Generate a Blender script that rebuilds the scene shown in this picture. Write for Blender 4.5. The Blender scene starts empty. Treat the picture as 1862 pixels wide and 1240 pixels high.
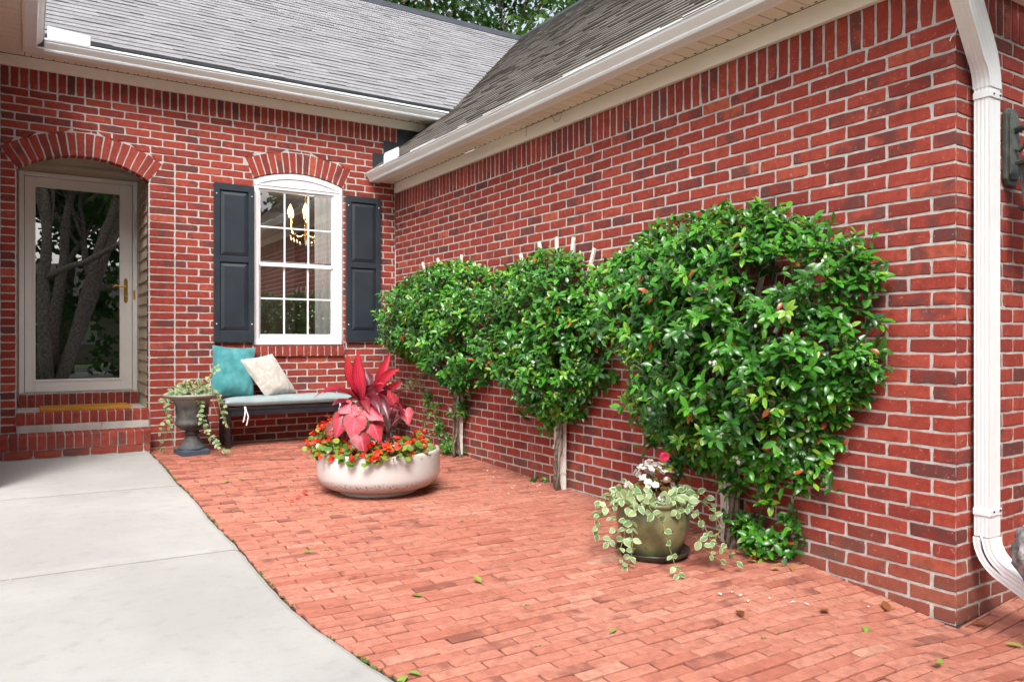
import bpy, math, random
from mathutils import Vector as V, Matrix, noise as mnoise
rnd = random.Random(7)
U = rnd.uniform
sc = bpy.context.scene
COL = sc.collection
sin, cos, pi = math.sin, math.cos, math.pi

# ------------------------------------------------------------------ camera
CAM = V((-3.3035, -7.445, 1.21)); FPX = 1374.0; YAW = math.radians(32.7)
FW = V((sin(YAW), cos(YAW), 0)); RT = V((cos(YAW), -sin(YAW), 0))
cd = bpy.data.cameras.new('camera'); cam = bpy.data.objects.new('camera', cd); COL.objects.link(cam)
cam.location = CAM; cam.rotation_euler = (pi/2, 0, -YAW)
cd.sensor_width = 36; cd.lens = FPX/1862*36; cd.shift_y = -2/1862; cd.clip_end = 500; cd.clip_start = .05
sc.camera = cam

def ray(u, v):
    return FW + RT*((u-931)/FPX) + V((0, 0, (618-v)/FPX))
def at(u, v, d):            # point of the place at a given depth (used to read positions off the site)
    return CAM + ray(u, v)*d
def on(u, v, ax, val):
    d = ray(u, v); return CAM + d*((val-CAM[ax])/d[ax])
def g(x, y):                # paving height
    d = math.hypot(x, y+5.77)
    return .215+.026*max(y, -9)-.012*max(-6, min(x, 4))-.07*max(0, 1-d/.7)

# ------------------------------------------------------------------ node helpers
def newmat(name):
    m = bpy.data.materials.new(name); m.use_nodes = True
    nt = m.node_tree; nt.nodes.clear()
    return m, nt
def N(nt, typ, ins=None, **props):
    n = nt.nodes.new('ShaderNode'+typ)
    for k, v in props.items(): setattr(n, k, v)
    for k, v in (ins or {}).items():
        s = n.inputs[k]
        if isinstance(v, bpy.types.NodeSocket): nt.links.new(v, s)
        else: s.default_value = v
    return n
def c4(c): return (c[0], c[1], c[2], 1)
def mixc(nt, fac, a, b, mode='MIX'):
    n = N(nt, 'Mix', data_type='RGBA', blend_type=mode)
    for i, v in ((0, fac), (6, a), (7, b)):
        s = n.inputs[i]
        if isinstance(v, bpy.types.NodeSocket): nt.links.new(v, s)
        elif i == 0: s.default_value = v
        else: s.default_value = c4(v)
    return n.outputs[2]
def math_(nt, op, a, b=None, c=None):
    n = N(nt, 'Math', operation=op)
    for i, v in enumerate((a, b, c)):
        if v is None: continue
        if isinstance(v, bpy.types.NodeSocket): nt.links.new(v, n.inputs[i])
        else: n.inputs[i].default_value = v
    return n.outputs[0]
def smooth(nt, x, lo, hi):
    n = N(nt, 'MapRange', {0: x, 1: lo, 2: hi, 3: 0., 4: 1.}, interpolation_type='SMOOTHSTEP'); return n.outputs[0]
def ramp(nt, fac, stops):
    n = N(nt, 'ValToRGB', {0: fac}); e = n.color_ramp.elements
    while len(e) < len(stops): e.new(.5)
    for el, (p, c) in zip(e, stops): el.position = p; el.color = c4(c)
    return n.outputs[0]
def noise(nt, scale, detail=4., rough=.55, vec=None, dim='3D', dist=0.):
    ins = {'Scale': scale, 'Detail': detail, 'Roughness': rough, 'Distortion': dist}
    n = N(nt, 'TexNoise', ins)
    nt.links.new(vec if vec is not None else objco(nt), n.inputs['Vector'])
    return n.outputs[0]
def objco(nt):
    for n in nt.nodes:
        if n.bl_idname == 'ShaderNodeNewGeometry': return n.outputs['Position']
    return N(nt, 'NewGeometry').outputs['Position']
def attr(nt):
    a = N(nt, 'Attribute', attribute_name='tint')
    s = N(nt, 'SeparateColor'); nt.links.new(a.outputs['Color'], s.inputs[0])
    return s.outputs
def bump(nt, h, strength=.3, dist=.002):
    return N(nt, 'Bump', {'Height': h, 'Strength': strength, 'Distance': dist}).outputs[0]
def finish(nt, col, rough=.6, nrm=None, spec=.5, extra=None, metal=0., transl=0., coat=0.):
    p = N(nt, 'BsdfPrincipled', {'Roughness': rough, 'Specular IOR Level': spec, 'Metallic': metal, 'Coat Weight': coat})
    if isinstance(col, bpy.types.NodeSocket): nt.links.new(col, p.inputs['Base Color'])
    else: p.inputs['Base Color'].default_value = c4(col)
    if nrm is not None: nt.links.new(nrm, p.inputs['Normal'])
    if extra:
        for k, v in extra.items(): p.inputs[k].default_value = v
    out = N(nt, 'OutputMaterial'); sh = p.outputs[0]
    if transl:
        t = N(nt, 'BsdfTranslucent')
        if isinstance(col, bpy.types.NodeSocket): nt.links.new(col, t.inputs[0])
        else: t.inputs[0].default_value = c4(col)
        mx = N(nt, 'MixShader', {0: transl}); nt.links.new(sh, mx.inputs[1]); nt.links.new(t.outputs[0], mx.inputs[2]); sh = mx.outputs[0]
    nt.links.new(sh, out.inputs[0])
def simple(name, c1, c2=None, scale=8., rough=.5, bs=.15, bscale=60., spec=.5, metal=0., transl=0., extra=None, bd=.002, lo=.35, hi=.65, coat=0.):
    m, nt = newmat(name)
    col = c1
    if c2 is not None: col = mixc(nt, smooth(nt, noise(nt, scale), lo, hi), c1, c2)
    nrm = bump(nt, noise(nt, bscale, 5., .6), bs, bd) if bs else None
    finish(nt, col, rough, nrm, spec, extra, metal, transl, coat); return m

# ------------------------------------------------------------------ materials
M = {}
def brick_mat(name, stops, dark, wear, rough=.85, darkamt=.8, bs=.55, smear=.6):
    m, nt = newmat(name); r, g_, b = attr(nt)[0:3]
    base = ramp(nt, r, stops)
    P = objco(nt)
    sh = N(nt, 'VectorMath', {0: P}, operation='ADD')
    cmb = N(nt, 'CombineXYZ'); nt.links.new(math_(nt, 'MULTIPLY', b, 37.), cmb.inputs[0]); nt.links.new(math_(nt, 'MULTIPLY', g_, 23.), cmb.inputs[2])
    nt.links.new(cmb.outputs[0], sh.inputs[1])
    n1 = noise(nt, 8., 3., .5, sh.outputs[0])
    th = math_(nt, 'SUBTRACT', math_(nt, 'ADD', n1, g_), 1.)
    f = math_(nt, 'MULTIPLY', smooth(nt, th, -.06, .16), darkamt)
    c = mixc(nt, f, base, dark)
    v = noise(nt, 26., 5., .65, sh.outputs[0])
    c = mixc(nt, math_(nt, 'MULTIPLY', smooth(nt, v, .3, .72), .6), c, tuple(x*.55 for x in stops[1][1]))
    n2 = noise(nt, 55., 4., .6, sh.outputs[0])
    c = mixc(nt, math_(nt, 'MULTIPLY', smooth(nt, n2, .60, .74), .5), c, wear)
    n4 = noise(nt, 1.7, 3., .6)
    c = mixc(nt, math_(nt, 'MULTIPLY', smooth(nt, n4, .55, .8), .25), c, tuple(min(1, x*1.5+.05) for x in stops[1][1]))
    n5 = noise(nt, 34., 6., .72, sh.outputs[0])
    c = mixc(nt, math_(nt, 'MULTIPLY', smooth(nt, n5, .66, .72), smear), c, (.50, .46, .42))
    if smear:
        zz_ = N(nt, 'SeparateXYZ'); nt.links.new(P, zz_.inputs[0])
        dirt = smooth(nt, math_(nt, 'ADD', zz_.outputs[2], math_(nt, 'MULTIPLY', noise(nt, 5., 5., .65), .7)), .75, .40)
        c = mixc(nt, math_(nt, 'MULTIPLY', dirt, .4), c, (.19, .125, .085))
        eff = smooth(nt, noise(nt, 1.3, 5., .7), .60, .72)
        c = mixc(nt, math_(nt, 'MULTIPLY', math_(nt, 'MULTIPLY', eff, smooth(nt, noise(nt, 18., 5., .7), .4, .7)), .30), c, (.55, .42, .37))
    h = math_(nt, 'ADD', noise(nt, 90., 6., .65), math_(nt, 'MULTIPLY', noise(nt, 22., 3.), 1.2))
    finish(nt, c, rough, bump(nt, h, bs, .004), .3); return m
BR = [(0., (.19, .033, .025)), (.45, (.315, .048, .033)), (.85, (.38, .068, .043)), (1., (.46, .108, .06))]
M['brick'] = brick_mat('red_brick', BR, (.075, .045, .045), (.55, .27, .22))
M['paver'] = brick_mat('clay_paver', [(0., (.27, .075, .048)), (.35, (.44, .150, .102)), (.75, (.54, .232, .166)), (1., (.57, .31, .225))],
                       (.14, .046, .038), (.50, .30, .22), .8, .75, .5, 0.)
m, nt = newmat('mortar')
c = mixc(nt, smooth(nt, noise(nt, 30., 6.), .3, .7), (.42, .41, .39), (.56, .55, .53))
c = mixc(nt, smooth(nt, noise(nt, 2.5, 4.), .55, .85), c, (.33, .32, .30))
finish(nt, c, .95, bump(nt, noise(nt, 140., 6., .7), .8, .004), .1); M['mortar'] = m
m, nt = newmat('joint_sand')
c = mixc(nt, smooth(nt, noise(nt, 5., 5.), .45, .65), (.075, .045, .034), (.035, .03, .024))
finish(nt, c, .95, bump(nt, noise(nt, 160., 6.), .8, .004), .1); M['sand'] = m
m, nt = newmat('broom_concrete')
n1 = noise(nt, 1.1, 5., .6); n2 = noise(nt, 14., 5., .6); n3 = noise(nt, 220., 3., .7)
c = mixc(nt, smooth(nt, n1, .35, .7), (.34, .337, .322), (.41, .407, .393))
c = mixc(nt, math_(nt, 'MULTIPLY', smooth(nt, n2, .5, .75), .35), c, (.27, .262, .245))
c = mixc(nt, math_(nt, 'MULTIPLY', smooth(nt, n3, .62, .75), .5), c, (.52, .51, .49))
c = mixc(nt, math_(nt, 'MULTIPLY', smooth(nt, noise(nt, 3.1, 6., .7), .62, .72), .22), c, (.22, .21, .19))
br_ = N(nt, 'Mapping', {'Scale': (2.5, 160., 1.)}); nt.links.new(objco(nt), br_.inputs[0])
nb = noise(nt, 1., 3., .6, br_.outputs[0])
c = mixc(nt, math_(nt, 'MULTIPLY', smooth(nt, nb, .5, .75), .16), c, (.26, .25, .23))
vo = N(nt, 'TexVoronoi', {'Scale': 14.}); nt.links.new(objco(nt), vo.inputs['Vector'])
c = mixc(nt, math_(nt, 'MULTIPLY', smooth(nt, vo.outputs['Distance'], .075, .02), smooth(nt, noise(nt, 2.3, 3.), .52, .62)), c, (.62, .61, .58))
c = mixc(nt, math_(nt, 'MULTIPLY', smooth(nt, noise(nt, .55, 6., .7), .55, .72), .30), c, (.27, .255, .22))
finish(nt, c, .75, bump(nt, math_(nt, 'ADD', math_(nt, 'ADD', n3, n2), nb), .4, .003), .3); M['concrete'] = m
M['stepconc'] = simple('step_concrete', (.40, .38, .34), (.52, .50, .46), 7., .85, .4, 90., .2)
m, nt = newmat('white_paint')
c = mixc(nt, smooth(nt, noise(nt, 2.2, 5., .6), .4, .75), (.77, .81, .83), (.71, .735, .745))
c = mixc(nt, math_(nt, 'MULTIPLY', smooth(nt, noise(nt, 20., 6., .7), .66, .8), .35), c, (.5, .47, .42))
finish(nt, c, .35, bump(nt, noise(nt, 70., 3.), .06, .002), .5); M['white'] = m
M['gutter'] = simple('gutter_white', (.85, .90, .925), (.80, .85, .875), 2.5, .3, .05, 50.)
M['frame'] = simple('vinyl_white', (.82, .82, .84), (.76, .76, .79), 3., .3, .03, 60.)
M['doorpaint'] = simple('door_white', (.78, .77, .75), (.72, .71, .69), 2., .35, .04, 60.)
M['beige'] = simple('beige_trim', (.80, .72, .61), (.74, .66, .55), 2.2, .5, .06, 40.)
M['cream'] = simple('cream_board', (.84, .80, .72), (.78, .74, .66), 1.6, .5, .08, 30.)
M['siding'] = simple('beige_siding', (.50, .44, .34), (.44, .38, .29), 3., .6, .1, 60.)
M['navy'] = simple('navy_paint', (.020, .028, .038), (.027, .036, .047), 4., .38, .12, 35., .5, bd=.003)
M['flash'] = simple('black_flashing', (.022, .026, .034), (.035, .04, .05), 5., .45, .15, 30.)
M['black'] = simple('black_metal', (.012, .013, .018), (.022, .023, .028), 9., .35, .1, 60.)
M['brass'] = simple('brass', (.72, .48, .12), (.60, .38, .09), 20., .25, .05, 60., metal=1.)
M['fabric'] = simple('seat_fabric', (.26, .325, .335), (.30, .365, .375), 6., .9, .5, 420., .1, bd=.0015)
M['teal'] = simple('teal_velvet', (.045, .215, .235), (.085, .31, .33), 9., .75, .35, 26., .2, extra={'Sheen Weight': .5, 'Sheen Roughness': .4}, bd=.006)
m, nt = newmat('cream_weave')
wv = N(nt, 'TexWave', {'Scale': 60., 'Distortion': 3., 'Detail': 2.}); nt.links.new(objco(nt), wv.inputs[0])
c = mixc(nt, smooth(nt, noise(nt, 24., 4.), .5, .68), (.52, .50, .455), (.66, .64, .60))
finish(nt, c, .9, bump(nt, math_(nt, 'ADD', wv.outputs[0], noise(nt, 60., 4.)), .5, .003), .1); M['weave'] = m
M['coir'] = simple('coir', (.55, .27, .05), (.42, .19, .035), 60., .95, 1., 300., .05, bd=.004)
m, nt = newmat('planter_glaze')
sz = N(nt, 'SeparateXYZ'); nt.links.new(objco(nt), sz.inputs[0])
streak = noise(nt, 60., 3., .6)
z_ = sz.outputs[2]
zs_ = math_(nt, 'SUBTRACT', z_, math_(nt, 'MULTIPLY', streak, .07))
body = math_(nt, 'SUBTRACT', smooth(nt, z_, .186, .194), smooth(nt, z_, .215, .305))
spk = smooth(nt, noise(nt, 75., 5., .75), .50, .60)
top_ = math_(nt, 'SUBTRACT', smooth(nt, zs_, .196, .210), smooth(nt, zs_, .222, .245))
c = mixc(nt, math_(nt, 'MULTIPLY', body, .62), (.57, .575, .575), (.24, .145, .11))
c = mixc(nt, math_(nt, 'MULTIPLY', math_(nt, 'MULTIPLY', top_, spk), .9), c, (.045, .025, .02))
c = mixc(nt, math_(nt, 'MULTIPLY', smooth(nt, noise(nt, 4., 4.), .45, .7), .35), c, (.56, .50, .46))
finish(nt, c, .28, bump(nt, noise(nt, 25., 3.), .05, .003), .5, coat=.2); M['glaze'] = m
m, nt = newmat('olive_glaze')
c = mixc(nt, smooth(nt, noise(nt, 7., 4.), .35, .7), (.095, .085, .040), (.20, .20, .095))
c = mixc(nt, smooth(nt, noise(nt, 40., 5., .7), .60, .68), c, (.045, .035, .025))
finish(nt, c, .3, bump(nt, noise(nt, 30., 4.), .15, .003), .5, coat=.25); M['olive'] = m
M['saucer'] = simple('saucer_glaze', (.022, .024, .020), (.04, .042, .03), 10., .25, .08, 40.)
m, nt = newmat('weathered_urn')
sz = N(nt, 'SeparateXYZ'); nt.links.new(objco(nt), sz.inputs[0])
c = mixc(nt, smooth(nt, noise(nt, 14., 5.), .35, .7), (.042, .040, .039), (.095, .092, .086))
c = mixc(nt, smooth(nt, sz.outputs[2], .62, .73), c, (.34, .33, .31))
c = mixc(nt, smooth(nt, math_(nt, 'MULTIPLY', sz.outputs[2], -1.), -.34, -.27), c, (.055, .07, .095))
finish(nt, c, .7, bump(nt, noise(nt, 70., 5.), .4, .003), .3); M['urn'] = m
M['stone'] = simple('grey_stone', (.16, .165, .17), (.42, .42, .42), 30., .55, .9, 35., .5, bd=.012)
M['soil'] = simple('soil', (.03, .02, .014), (.06, .04, .025), 30., .95, 1., 60., .1, bd=.02)
M['bark'] = simple('bark', (.15, .12, .10), (.32, .27, .23), 18., .9, 1., 45., .1, bd=.01)
M['vinebark'] = simple('vine_bark', (.10, .078, .06), (.23, .19, .155), 30., .9, 1., 70., .1, bd=.006)
M['oldwhite'] = simple('weathered_white_wood', (.80, .77, .72), (.55, .49, .43), 26., .8, .5, 60., .2, lo=.45, hi=.72)
M['grass'] = simple('grass', (.05, .10, .02), (.09, .15, .035), 3., .9, 1., 60., .1, bd=.03)
M['asphalt'] = simple('asphalt', (.05, .05, .05), (.07, .07, .07), 6., .9, .6, 120., .2)
M['lantern'] = simple('lantern_metal', (.055, .062, .058), (.10, .115, .10), 18., .5, .3, 50., .5)
M['frost'] = simple('lantern_glass', (.10, .15, .13), (.14, .19, .165), 12., .15, .2, 30., .5)
M['curtain'] = simple('curtain', (.82, .84, .86), (.74, .77, .80), 8., .9, .2, 40., .1, transl=.5)
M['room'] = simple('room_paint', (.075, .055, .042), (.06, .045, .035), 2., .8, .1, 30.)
M['darkdoor'] = simple('dark_door', (.010, .008, .008), (.016, .012, .011), 4., .6, .1, 30.)
m, nt = newmat('crystal'); finish(nt, (.9, .8, .6), .05, None, .8, extra={'Transmission Weight': .3}); M['crystal'] = m
m, nt = newmat('lit_bulb'); e = N(nt, 'Emission', {'Color': (1, .52, .17, 1), 'Strength': 5.}); nt.links.new(e.outputs[0], N(nt, 'OutputMaterial').inputs[0]); M['bulb'] = m
def glassmat(name, ior, tint, rough=0.):
    m, nt = newmat(name)
    wob = bump(nt, noise(nt, 2.2, 1.), .03, .02)
    fr = N(nt, 'Fresnel', {'IOR': ior})
    t = N(nt, 'BsdfTransparent', {0: c4(tint)}); gl = N(nt, 'BsdfGlossy', {'Color': (1, 1, 1, 1), 'Roughness': rough})
    nt.links.new(wob, gl.inputs['Normal'])
    mx = N(nt, 'MixShader'); nt.links.new(fr.outputs[0], mx.inputs[0]); nt.links.new(t.outputs[0], mx.inputs[1]); nt.links.new(gl.outputs[0], mx.inputs[2])
    nt.links.new(mx.outputs[0], N(nt, 'OutputMaterial').inputs[0]); return m
M['glass'] = glassmat('window_glass', 2.8, (.92, .95, .94))
M['doorglass'] = glassmat('door_glass', 4.0, (.8, .82, .82))

def shingle_mat(name, a, b, c_):
    m, nt = newmat(name); r = attr(nt)[0]
    c = ramp(nt, r, [(0., a), (.55, b), (1., c_)])
    c = mixc(nt, math_(nt, 'MULTIPLY', smooth(nt, noise(nt, 170., 4., .7), .4, .7), .6), c, tuple(x*.5 for x in a))
    c = mixc(nt, math_(nt, 'MULTIPLY', smooth(nt, noise(nt, .8, 4.), .5, .8), .3), c, c_)
    finish(nt, c, .85, bump(nt, noise(nt, 260., 4., .7), .8, .004), .25); return m
M['shingle'] = shingle_mat('grey_shingle', (.225, .225, .24), (.255, .255, .272), (.29, .29, .305))
M['shingle2'] = shingle_mat('brown_shingle', (.120, .108, .092), (.155, .142, .124), (.195, .18, .16))

def leafmat(name, stops, edge=None, edgepos=(.55, .8), rough=.32, transl=.18, vein=None, spec=.5, blotch=0., stripe=None):
    m, nt = newmat(name); r, e, b = attr(nt)[0:3]
    c = ramp(nt, r, stops)
    if blotch: c = mixc(nt, math_(nt, 'MULTIPLY', smooth(nt, noise(nt, 70., 4.), .4, .7), blotch), c, tuple(x*.5 for x in stops[1][1]))
    if vein: c = mixc(nt, smooth(nt, e, .16, .0), c, vein)
    if stripe:
        st_n = math_(nt, 'ABSOLUTE', math_(nt, 'SINE', math_(nt, 'ADD', math_(nt, 'MULTIPLY', e, 11.), math_(nt, 'MULTIPLY', r, 40.))))
        c = mixc(nt, math_(nt, 'MULTIPLY', smooth(nt, st_n, .55, 1.), .45), c, stripe)
        c = mixc(nt, math_(nt, 'MULTIPLY', smooth(nt, b, .55, .05), .8), c, stripe)
    if edge:
        nn = noise(nt, 90., 3.)
        c = mixc(nt, smooth(nt, math_(nt, 'ADD', e, math_(nt, 'MULTIPLY', math_(nt, 'SUBTRACT', nn, .5), .5)), *edgepos), c, edge)
    finish(nt, c, rough, bump(nt, noise(nt, 55., 3.), .12, .003), spec, transl=transl); return m
M['jasmine'] = leafmat('jasmine_leaf', [(0., (.010, .055, .010)), (.45, (.034, .16, .015)), (.8, (.080, .32, .020)), (.955, (.20, .44, .035)), (.965, (.45, .10, .02)), (1., (.38, .05, .02))], rough=.26, vein=(.06, .18, .04))
M['vinca'] = leafmat('variegated_leaf', [(0., (.06, .15, .045)), (.6, (.16, .28, .10)), (1., (.33, .42, .20))], (.60, .65, .44), (.60, .98), .5, .2)
M['begleaf'] = leafmat('begonia_leaf', [(0., (.05, .13, .018)), (.5, (.12, .22, .028)), (.85, (.25, .32, .045)), (1., (.16, .06, .03))], None, rough=.25, transl=.2)
M['bronze'] = leafmat('bronze_leaf', [(0., (.06, .025, .015)), (.5, (.15, .05, .02)), (1., (.10, .14, .03))], None, rough=.25, transl=.15)
M['caladium'] = leafmat('caladium_leaf', [(0., (.085, .006, .018)), (.45, (.40, .018, .042)), (.75, (.62, .05, .085)), (1., (.74, .12, .16))], (.035, .06, .022), (.76, .95), .45, .12, vein=(.74, .10, .15), blotch=.5)
M['cordyline'] = leafmat('cordyline_leaf', [(0., (.030, .006, .012)), (.35, (.13, .012, .025)), (.6, (.42, .010, .026)), (.85, (.60, .026, .060)), (1., (.58, .05, .015))], (.22, .010, .022), (.66, 1.), .28, .15, stripe=(.16, .008, .02))
M['flower'] = leafmat('begonia_petal', [(0., (.62, .012, .008)), (.6, (.80, .045, .014)), (1., (.88, .17, .03))], None, rough=.5, transl=.3)
M['white_petal'] = leafmat('white_petal', [(0., (.70, .66, .62)), (1., (.85, .83, .78))], None, rough=.6, transl=.3)
M['pink'] = leafmat('pink_petal', [(0., (.75, .02, .10)), (1., (.85, .08, .2))], None, rough=.6, transl=.3)
M['drygreen'] = leafmat('fallen_leaf', [(0., (.12, .035, .012)), (.35, (.30, .11, .03)), (.65, (.45, .30, .08)), (1., (.16, .30, .04))], None, rough=.6, transl=.1)
M['tree'] = leafmat('tree_leaf', [(0., (.020, .07, .014)), (.6, (.05, .14, .022)), (1., (.13, .24, .04))], None, rough=.5, transl=.35)
M['stem'] = simple('green_stem', (.16, .20, .06), (.26, .20, .09), 20., .6, .1, 60., .3)
M['redstem'] = simple('red_stem', (.25, .05, .04), (.18, .09, .04), 20., .5, .1, 60.)
M['moss'] = simple('moss', (.06, .12, .02), (.13, .20, .05), 60., .9, .6, 200., .1)

# ------------------------------------------------------------------ mesh builder
class MB:
    def __init__(s): s.v = []; s.f = []; s.c = []
    def vert(s, p, c=(0, 0, 0)):
        s.v.append((p[0], p[1], p[2])); s.c.append((c[0], c[1], c[2], 1)); return len(s.v)-1
    def poly(s, pts, c=(0, 0, 0)): s.f.append([s.vert(p, c) for p in pts])
    def box(s, lo, hi, c=(0, 0, 0)):
        x0, y0, z0 = lo; x1, y1, z1 = hi
        i = [s.vert(p, c) for p in ((x0, y0, z0), (x1, y0, z0), (x1, y1, z0), (x0, y1, z0), (x0, y0, z1), (x1, y0, z1), (x1, y1, z1), (x0, y1, z1))]
        for f in ((0, 3, 2, 1), (4, 5, 6, 7), (0, 1, 5, 4), (1, 2, 6, 5), (2, 3, 7, 6), (3, 0, 4, 7)): s.f.append([i[k] for k in f])
        return s
    def bar(s, a, b, w, t, up=(0, 0, 1), c=(0, 0, 0)):
        a = V(a); b = V(b); d = (b-a).normalized(); up = V(up)
        x = d.cross(up)
        if x.length < 1e-4: x = d.cross(V((1, 0, 0)))
        x.normalize(); y = x.cross(d)
        i = [s.vert(p + x*sx*w/2 + y*sy*t/2, c) for p in (a, b) for sx, sy in ((-1, -1), (1, -1), (1, 1), (-1, 1))]
        for f in ((3, 2, 1, 0), (4, 5, 6, 7), (0, 1, 5, 4), (1, 2, 6, 5), (2, 3, 7, 6), (3, 0, 4, 7)): s.f.append([i[k] for k in f])
        return s
    def tube(s, pts, rad, seg=6, c=(0, 0, 0), cap=True):
        pts = [V(p) for p in pts]; n = len(pts)
        if not isinstance(rad, (list, tuple)): rad = [rad]*n
        rings = []; ref = V((.31, .22, .93))
        for k in range(n):
            d = (pts[min(n-1, k+1)]-pts[max(0, k-1)]).normalized()
            x = d.cross(ref)
            if x.length < .1: x = d.cross(V((1, 0, 0)))
            x.normalize(); y = d.cross(x)
            rings.append([s.vert(pts[k]+(x*cos(2*pi*j/seg)+y*sin(2*pi*j/seg))*rad[k], c) for j in range(seg)])
        for k in range(n-1):
            for j in range(seg): s.f.append([rings[k][j], rings[k][(j+1) % seg], rings[k+1][(j+1) % seg], rings[k+1][j]])
        if cap: s.f.append(rings[0][::-1]); s.f.append(rings[-1])
        return s
    def lathe(s, ctr, prof, seg=40, c=(0, 0, 0), flute=None):
        rings = []
        for k, (r, z) in enumerate(prof):
            ring = []
            for j in range(seg):
                rr = r*(1+(flute(k, j) if flute else 0))
                ring.append(s.vert((ctr[0]+rr*cos(2*pi*j/seg), ctr[1]+rr*sin(2*pi*j/seg), ctr[2]+z), c))
            rings.append(ring)
        for k in range(len(prof)-1):
            for j in range(seg): s.f.append([rings[k][j], rings[k][(j+1) % seg], rings[k+1][(j+1) % seg], rings[k+1][j]])
        return s
    def prism(s, prof, a, b, X, Y, c=(0, 0, 0)):      # closed profile (p,q) in axes X,Y swept from a to b
        a = V(a); b = V(b); X = V(X); Y = V(Y); n = len(prof)
        i = [s.vert(o+X*p+Y*q, c) for o in (a, b) for p, q in prof]
        for k in range(n): s.f.append([i[k], i[(k+1) % n], i[n+(k+1) % n], i[n+k]])
        s.f.append([i[k] for k in range(n-1, -1, -1)]); s.f.append([i[n+k] for k in range(n)])
        return s
    def build(s, name, m, parent=None, smooth=False, bevel=0., **tags):
        me = bpy.data.meshes.new(name); me.from_pydata(s.v, [], s.f); me.materials.append(M[m] if isinstance(m, str) else m)
        a = me.color_attributes.new('tint', 'FLOAT_COLOR', 'POINT')
        a.data.foreach_set('color', [x for c in s.c for x in c])
        if smooth: me.polygons.foreach_set('use_smooth', [True]*len(me.polygons))
        o = bpy.data.objects.new(name, me); COL.objects.link(o)
        if bevel:
            b = o.modifiers.new('edge', 'BEVEL'); b.width = bevel; b.segments = 2; b.limit_method = 'ANGLE'; b.angle_limit = math.radians(40)
        if parent:
            o.parent = parent; o.location = -V(parent.location)
        for k, v in tags.items(): o[k] = v
        return o
def split_build(mb, name, m, parent=None, smooth=False, bevel=0., cuts=None):
    # each piece a part of its own: cuts = vertex counts where pieces begin, else loose pieces
    par = list(range(len(mb.v)))
    def find(a):
        while par[a] != a: par[a] = par[par[a]]; a = par[a]
        return a
    for f in mb.f:
        r0 = find(f[0])
        for i in f[1:]: par[find(i)] = r0
    if cuts:
        for k, a in enumerate(cuts):
            b = cuts[k+1] if k+1 < len(cuts) else len(mb.v)
            for i in range(a+1, b): par[find(i)] = find(a)
    groups = {}
    for f in mb.f: groups.setdefault(find(f[0]), []).append(f)
    for fs in groups.values():
        o = MB(); mp = {}
        for f in fs:
            nf = []
            for i in f:
                if i not in mp: mp[i] = o.vert(mb.v[i], mb.c[i])
                nf.append(mp[i])
            o.f.append(nf)
        o.build(name, m, parent, smooth, bevel)
def thing(name, label, cat, loc=(0, 0, 0), group=None):
    o = bpy.data.objects.new(name, None); COL.objects.link(o); o.location = loc; o.empty_display_size = .1
    o['label'] = label; o['category'] = cat
    if group: o['group'] = group
    return o

# ------------------------------------------------------------------ leaves
SHAPES = {'oval': [(0, .12), (.22, .8), (.5, 1), (.78, .62), (1, 0)], 'round': [(0, .3), (.25, .9), (.55, 1), (.85, .7), (1, .05)],
          'blade': [(0, .25), (.2, .55), (.45, 1), (.7, .85), (.88, .42), (1, 0)], 'heart': [(0, .86), (.18, 1), (.4, .9), (.65, .55), (.85, .22), (1, 0)]}
def leaf(mb, p, d, up, L, W, shape='oval', curl=.25, fold=.25, r=.5, twist=0., wav=0.):
    d = V(d).normalized(); up = V(up); s = d.cross(up)
    if s.length < 1e-3: s = d.cross(V((.3, .5, .8)))
    s.normalize(); n = s.cross(d).normalized()
    if twist: q = Matrix.Rotation(twist, 3, d); s = q @ s; n = q @ n
    pos = V(p); rows = []; prev = 0; sh = SHAPES[shape]; ang = 0
    for t, w in sh:
        dt = t-prev; prev = t; ang = curl*t*1.6
        dd = d*cos(ang)-n*sin(ang); nn = n*cos(ang)+d*sin(ang)
        pos = pos+dd*(dt*L); hw = W*w/2
        wv = wav*hw*sin(t*9+r*20)
        a = mb.vert(pos-s*hw+nn*(hw*fold+wv), (r, 1, t)); b = mb.vert(pos, (r, 0, t)); c = mb.vert(pos+s*hw+nn*(hw*fold-wv), (r, 1, t))
        rows.append((a, b, c))
    for k in range(len(rows)-1):
        a, b = rows[k], rows[k+1]
        mb.f.append([a[0], a[1], b[1], b[0]]); mb.f.append([a[1], a[2], b[2], b[1]])
def heart(mb, p, d, up, L, W, r):          # caladium: lobed heart, veined, drooping
    d = V(d).normalized(); s = d.cross(V(up)).normalized(); n = s.cross(d).normalized(); p = V(p)
    out = [(-.0, 0), (-.11, .05), (-.19, .16), (-.19, .30), (-.09, .43), (.08, .5), (.3, .43), (.52, .29), (.75, .14), (.95, .03), (1.02, 0)]
    pts = out+[(x, -y) for x, y in out[-2:0:-1]]
    c = [mb.vert(p+d*(x*L*.9)-n*(.14*L*x*x), (r, 0, .5)) for x in (.0, .25, .5, .75)]
    def ring(f, e):
        ids = []
        for k, (x, y) in enumerate(pts):
            cx = max(.0, min(.75, x)); xx = cx+(x-cx)*f; yy = y*f
            z = -.16*xx*xx-.55*yy*yy+.035*sin(k*2.4+r*9)*f*f - .10*max(0, -xx)
            ids.append(mb.vert(p+d*(xx*L*.9)+s*(yy*W)+n*(z*L), (r, e, .5)))
        return ids
    r1 = ring(.55, .55); r2 = ring(1., 1.)
    n_ = len(pts)
    def near(k):
        x = pts[k][0]; return c[0 if x < .13 else 1 if x < .38 else 2 if x < .63 else 3]
    for k in range(n_):
        j = (k+1) % n_
        mb.f.append([r1[k], r1[j], r2[j], r2[k]])
        a, b = near(k), near(j)
        mb.f.append([a, r1[j], r1[k]] if a == b else [a, b, r1[j], r1[k]])
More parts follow.
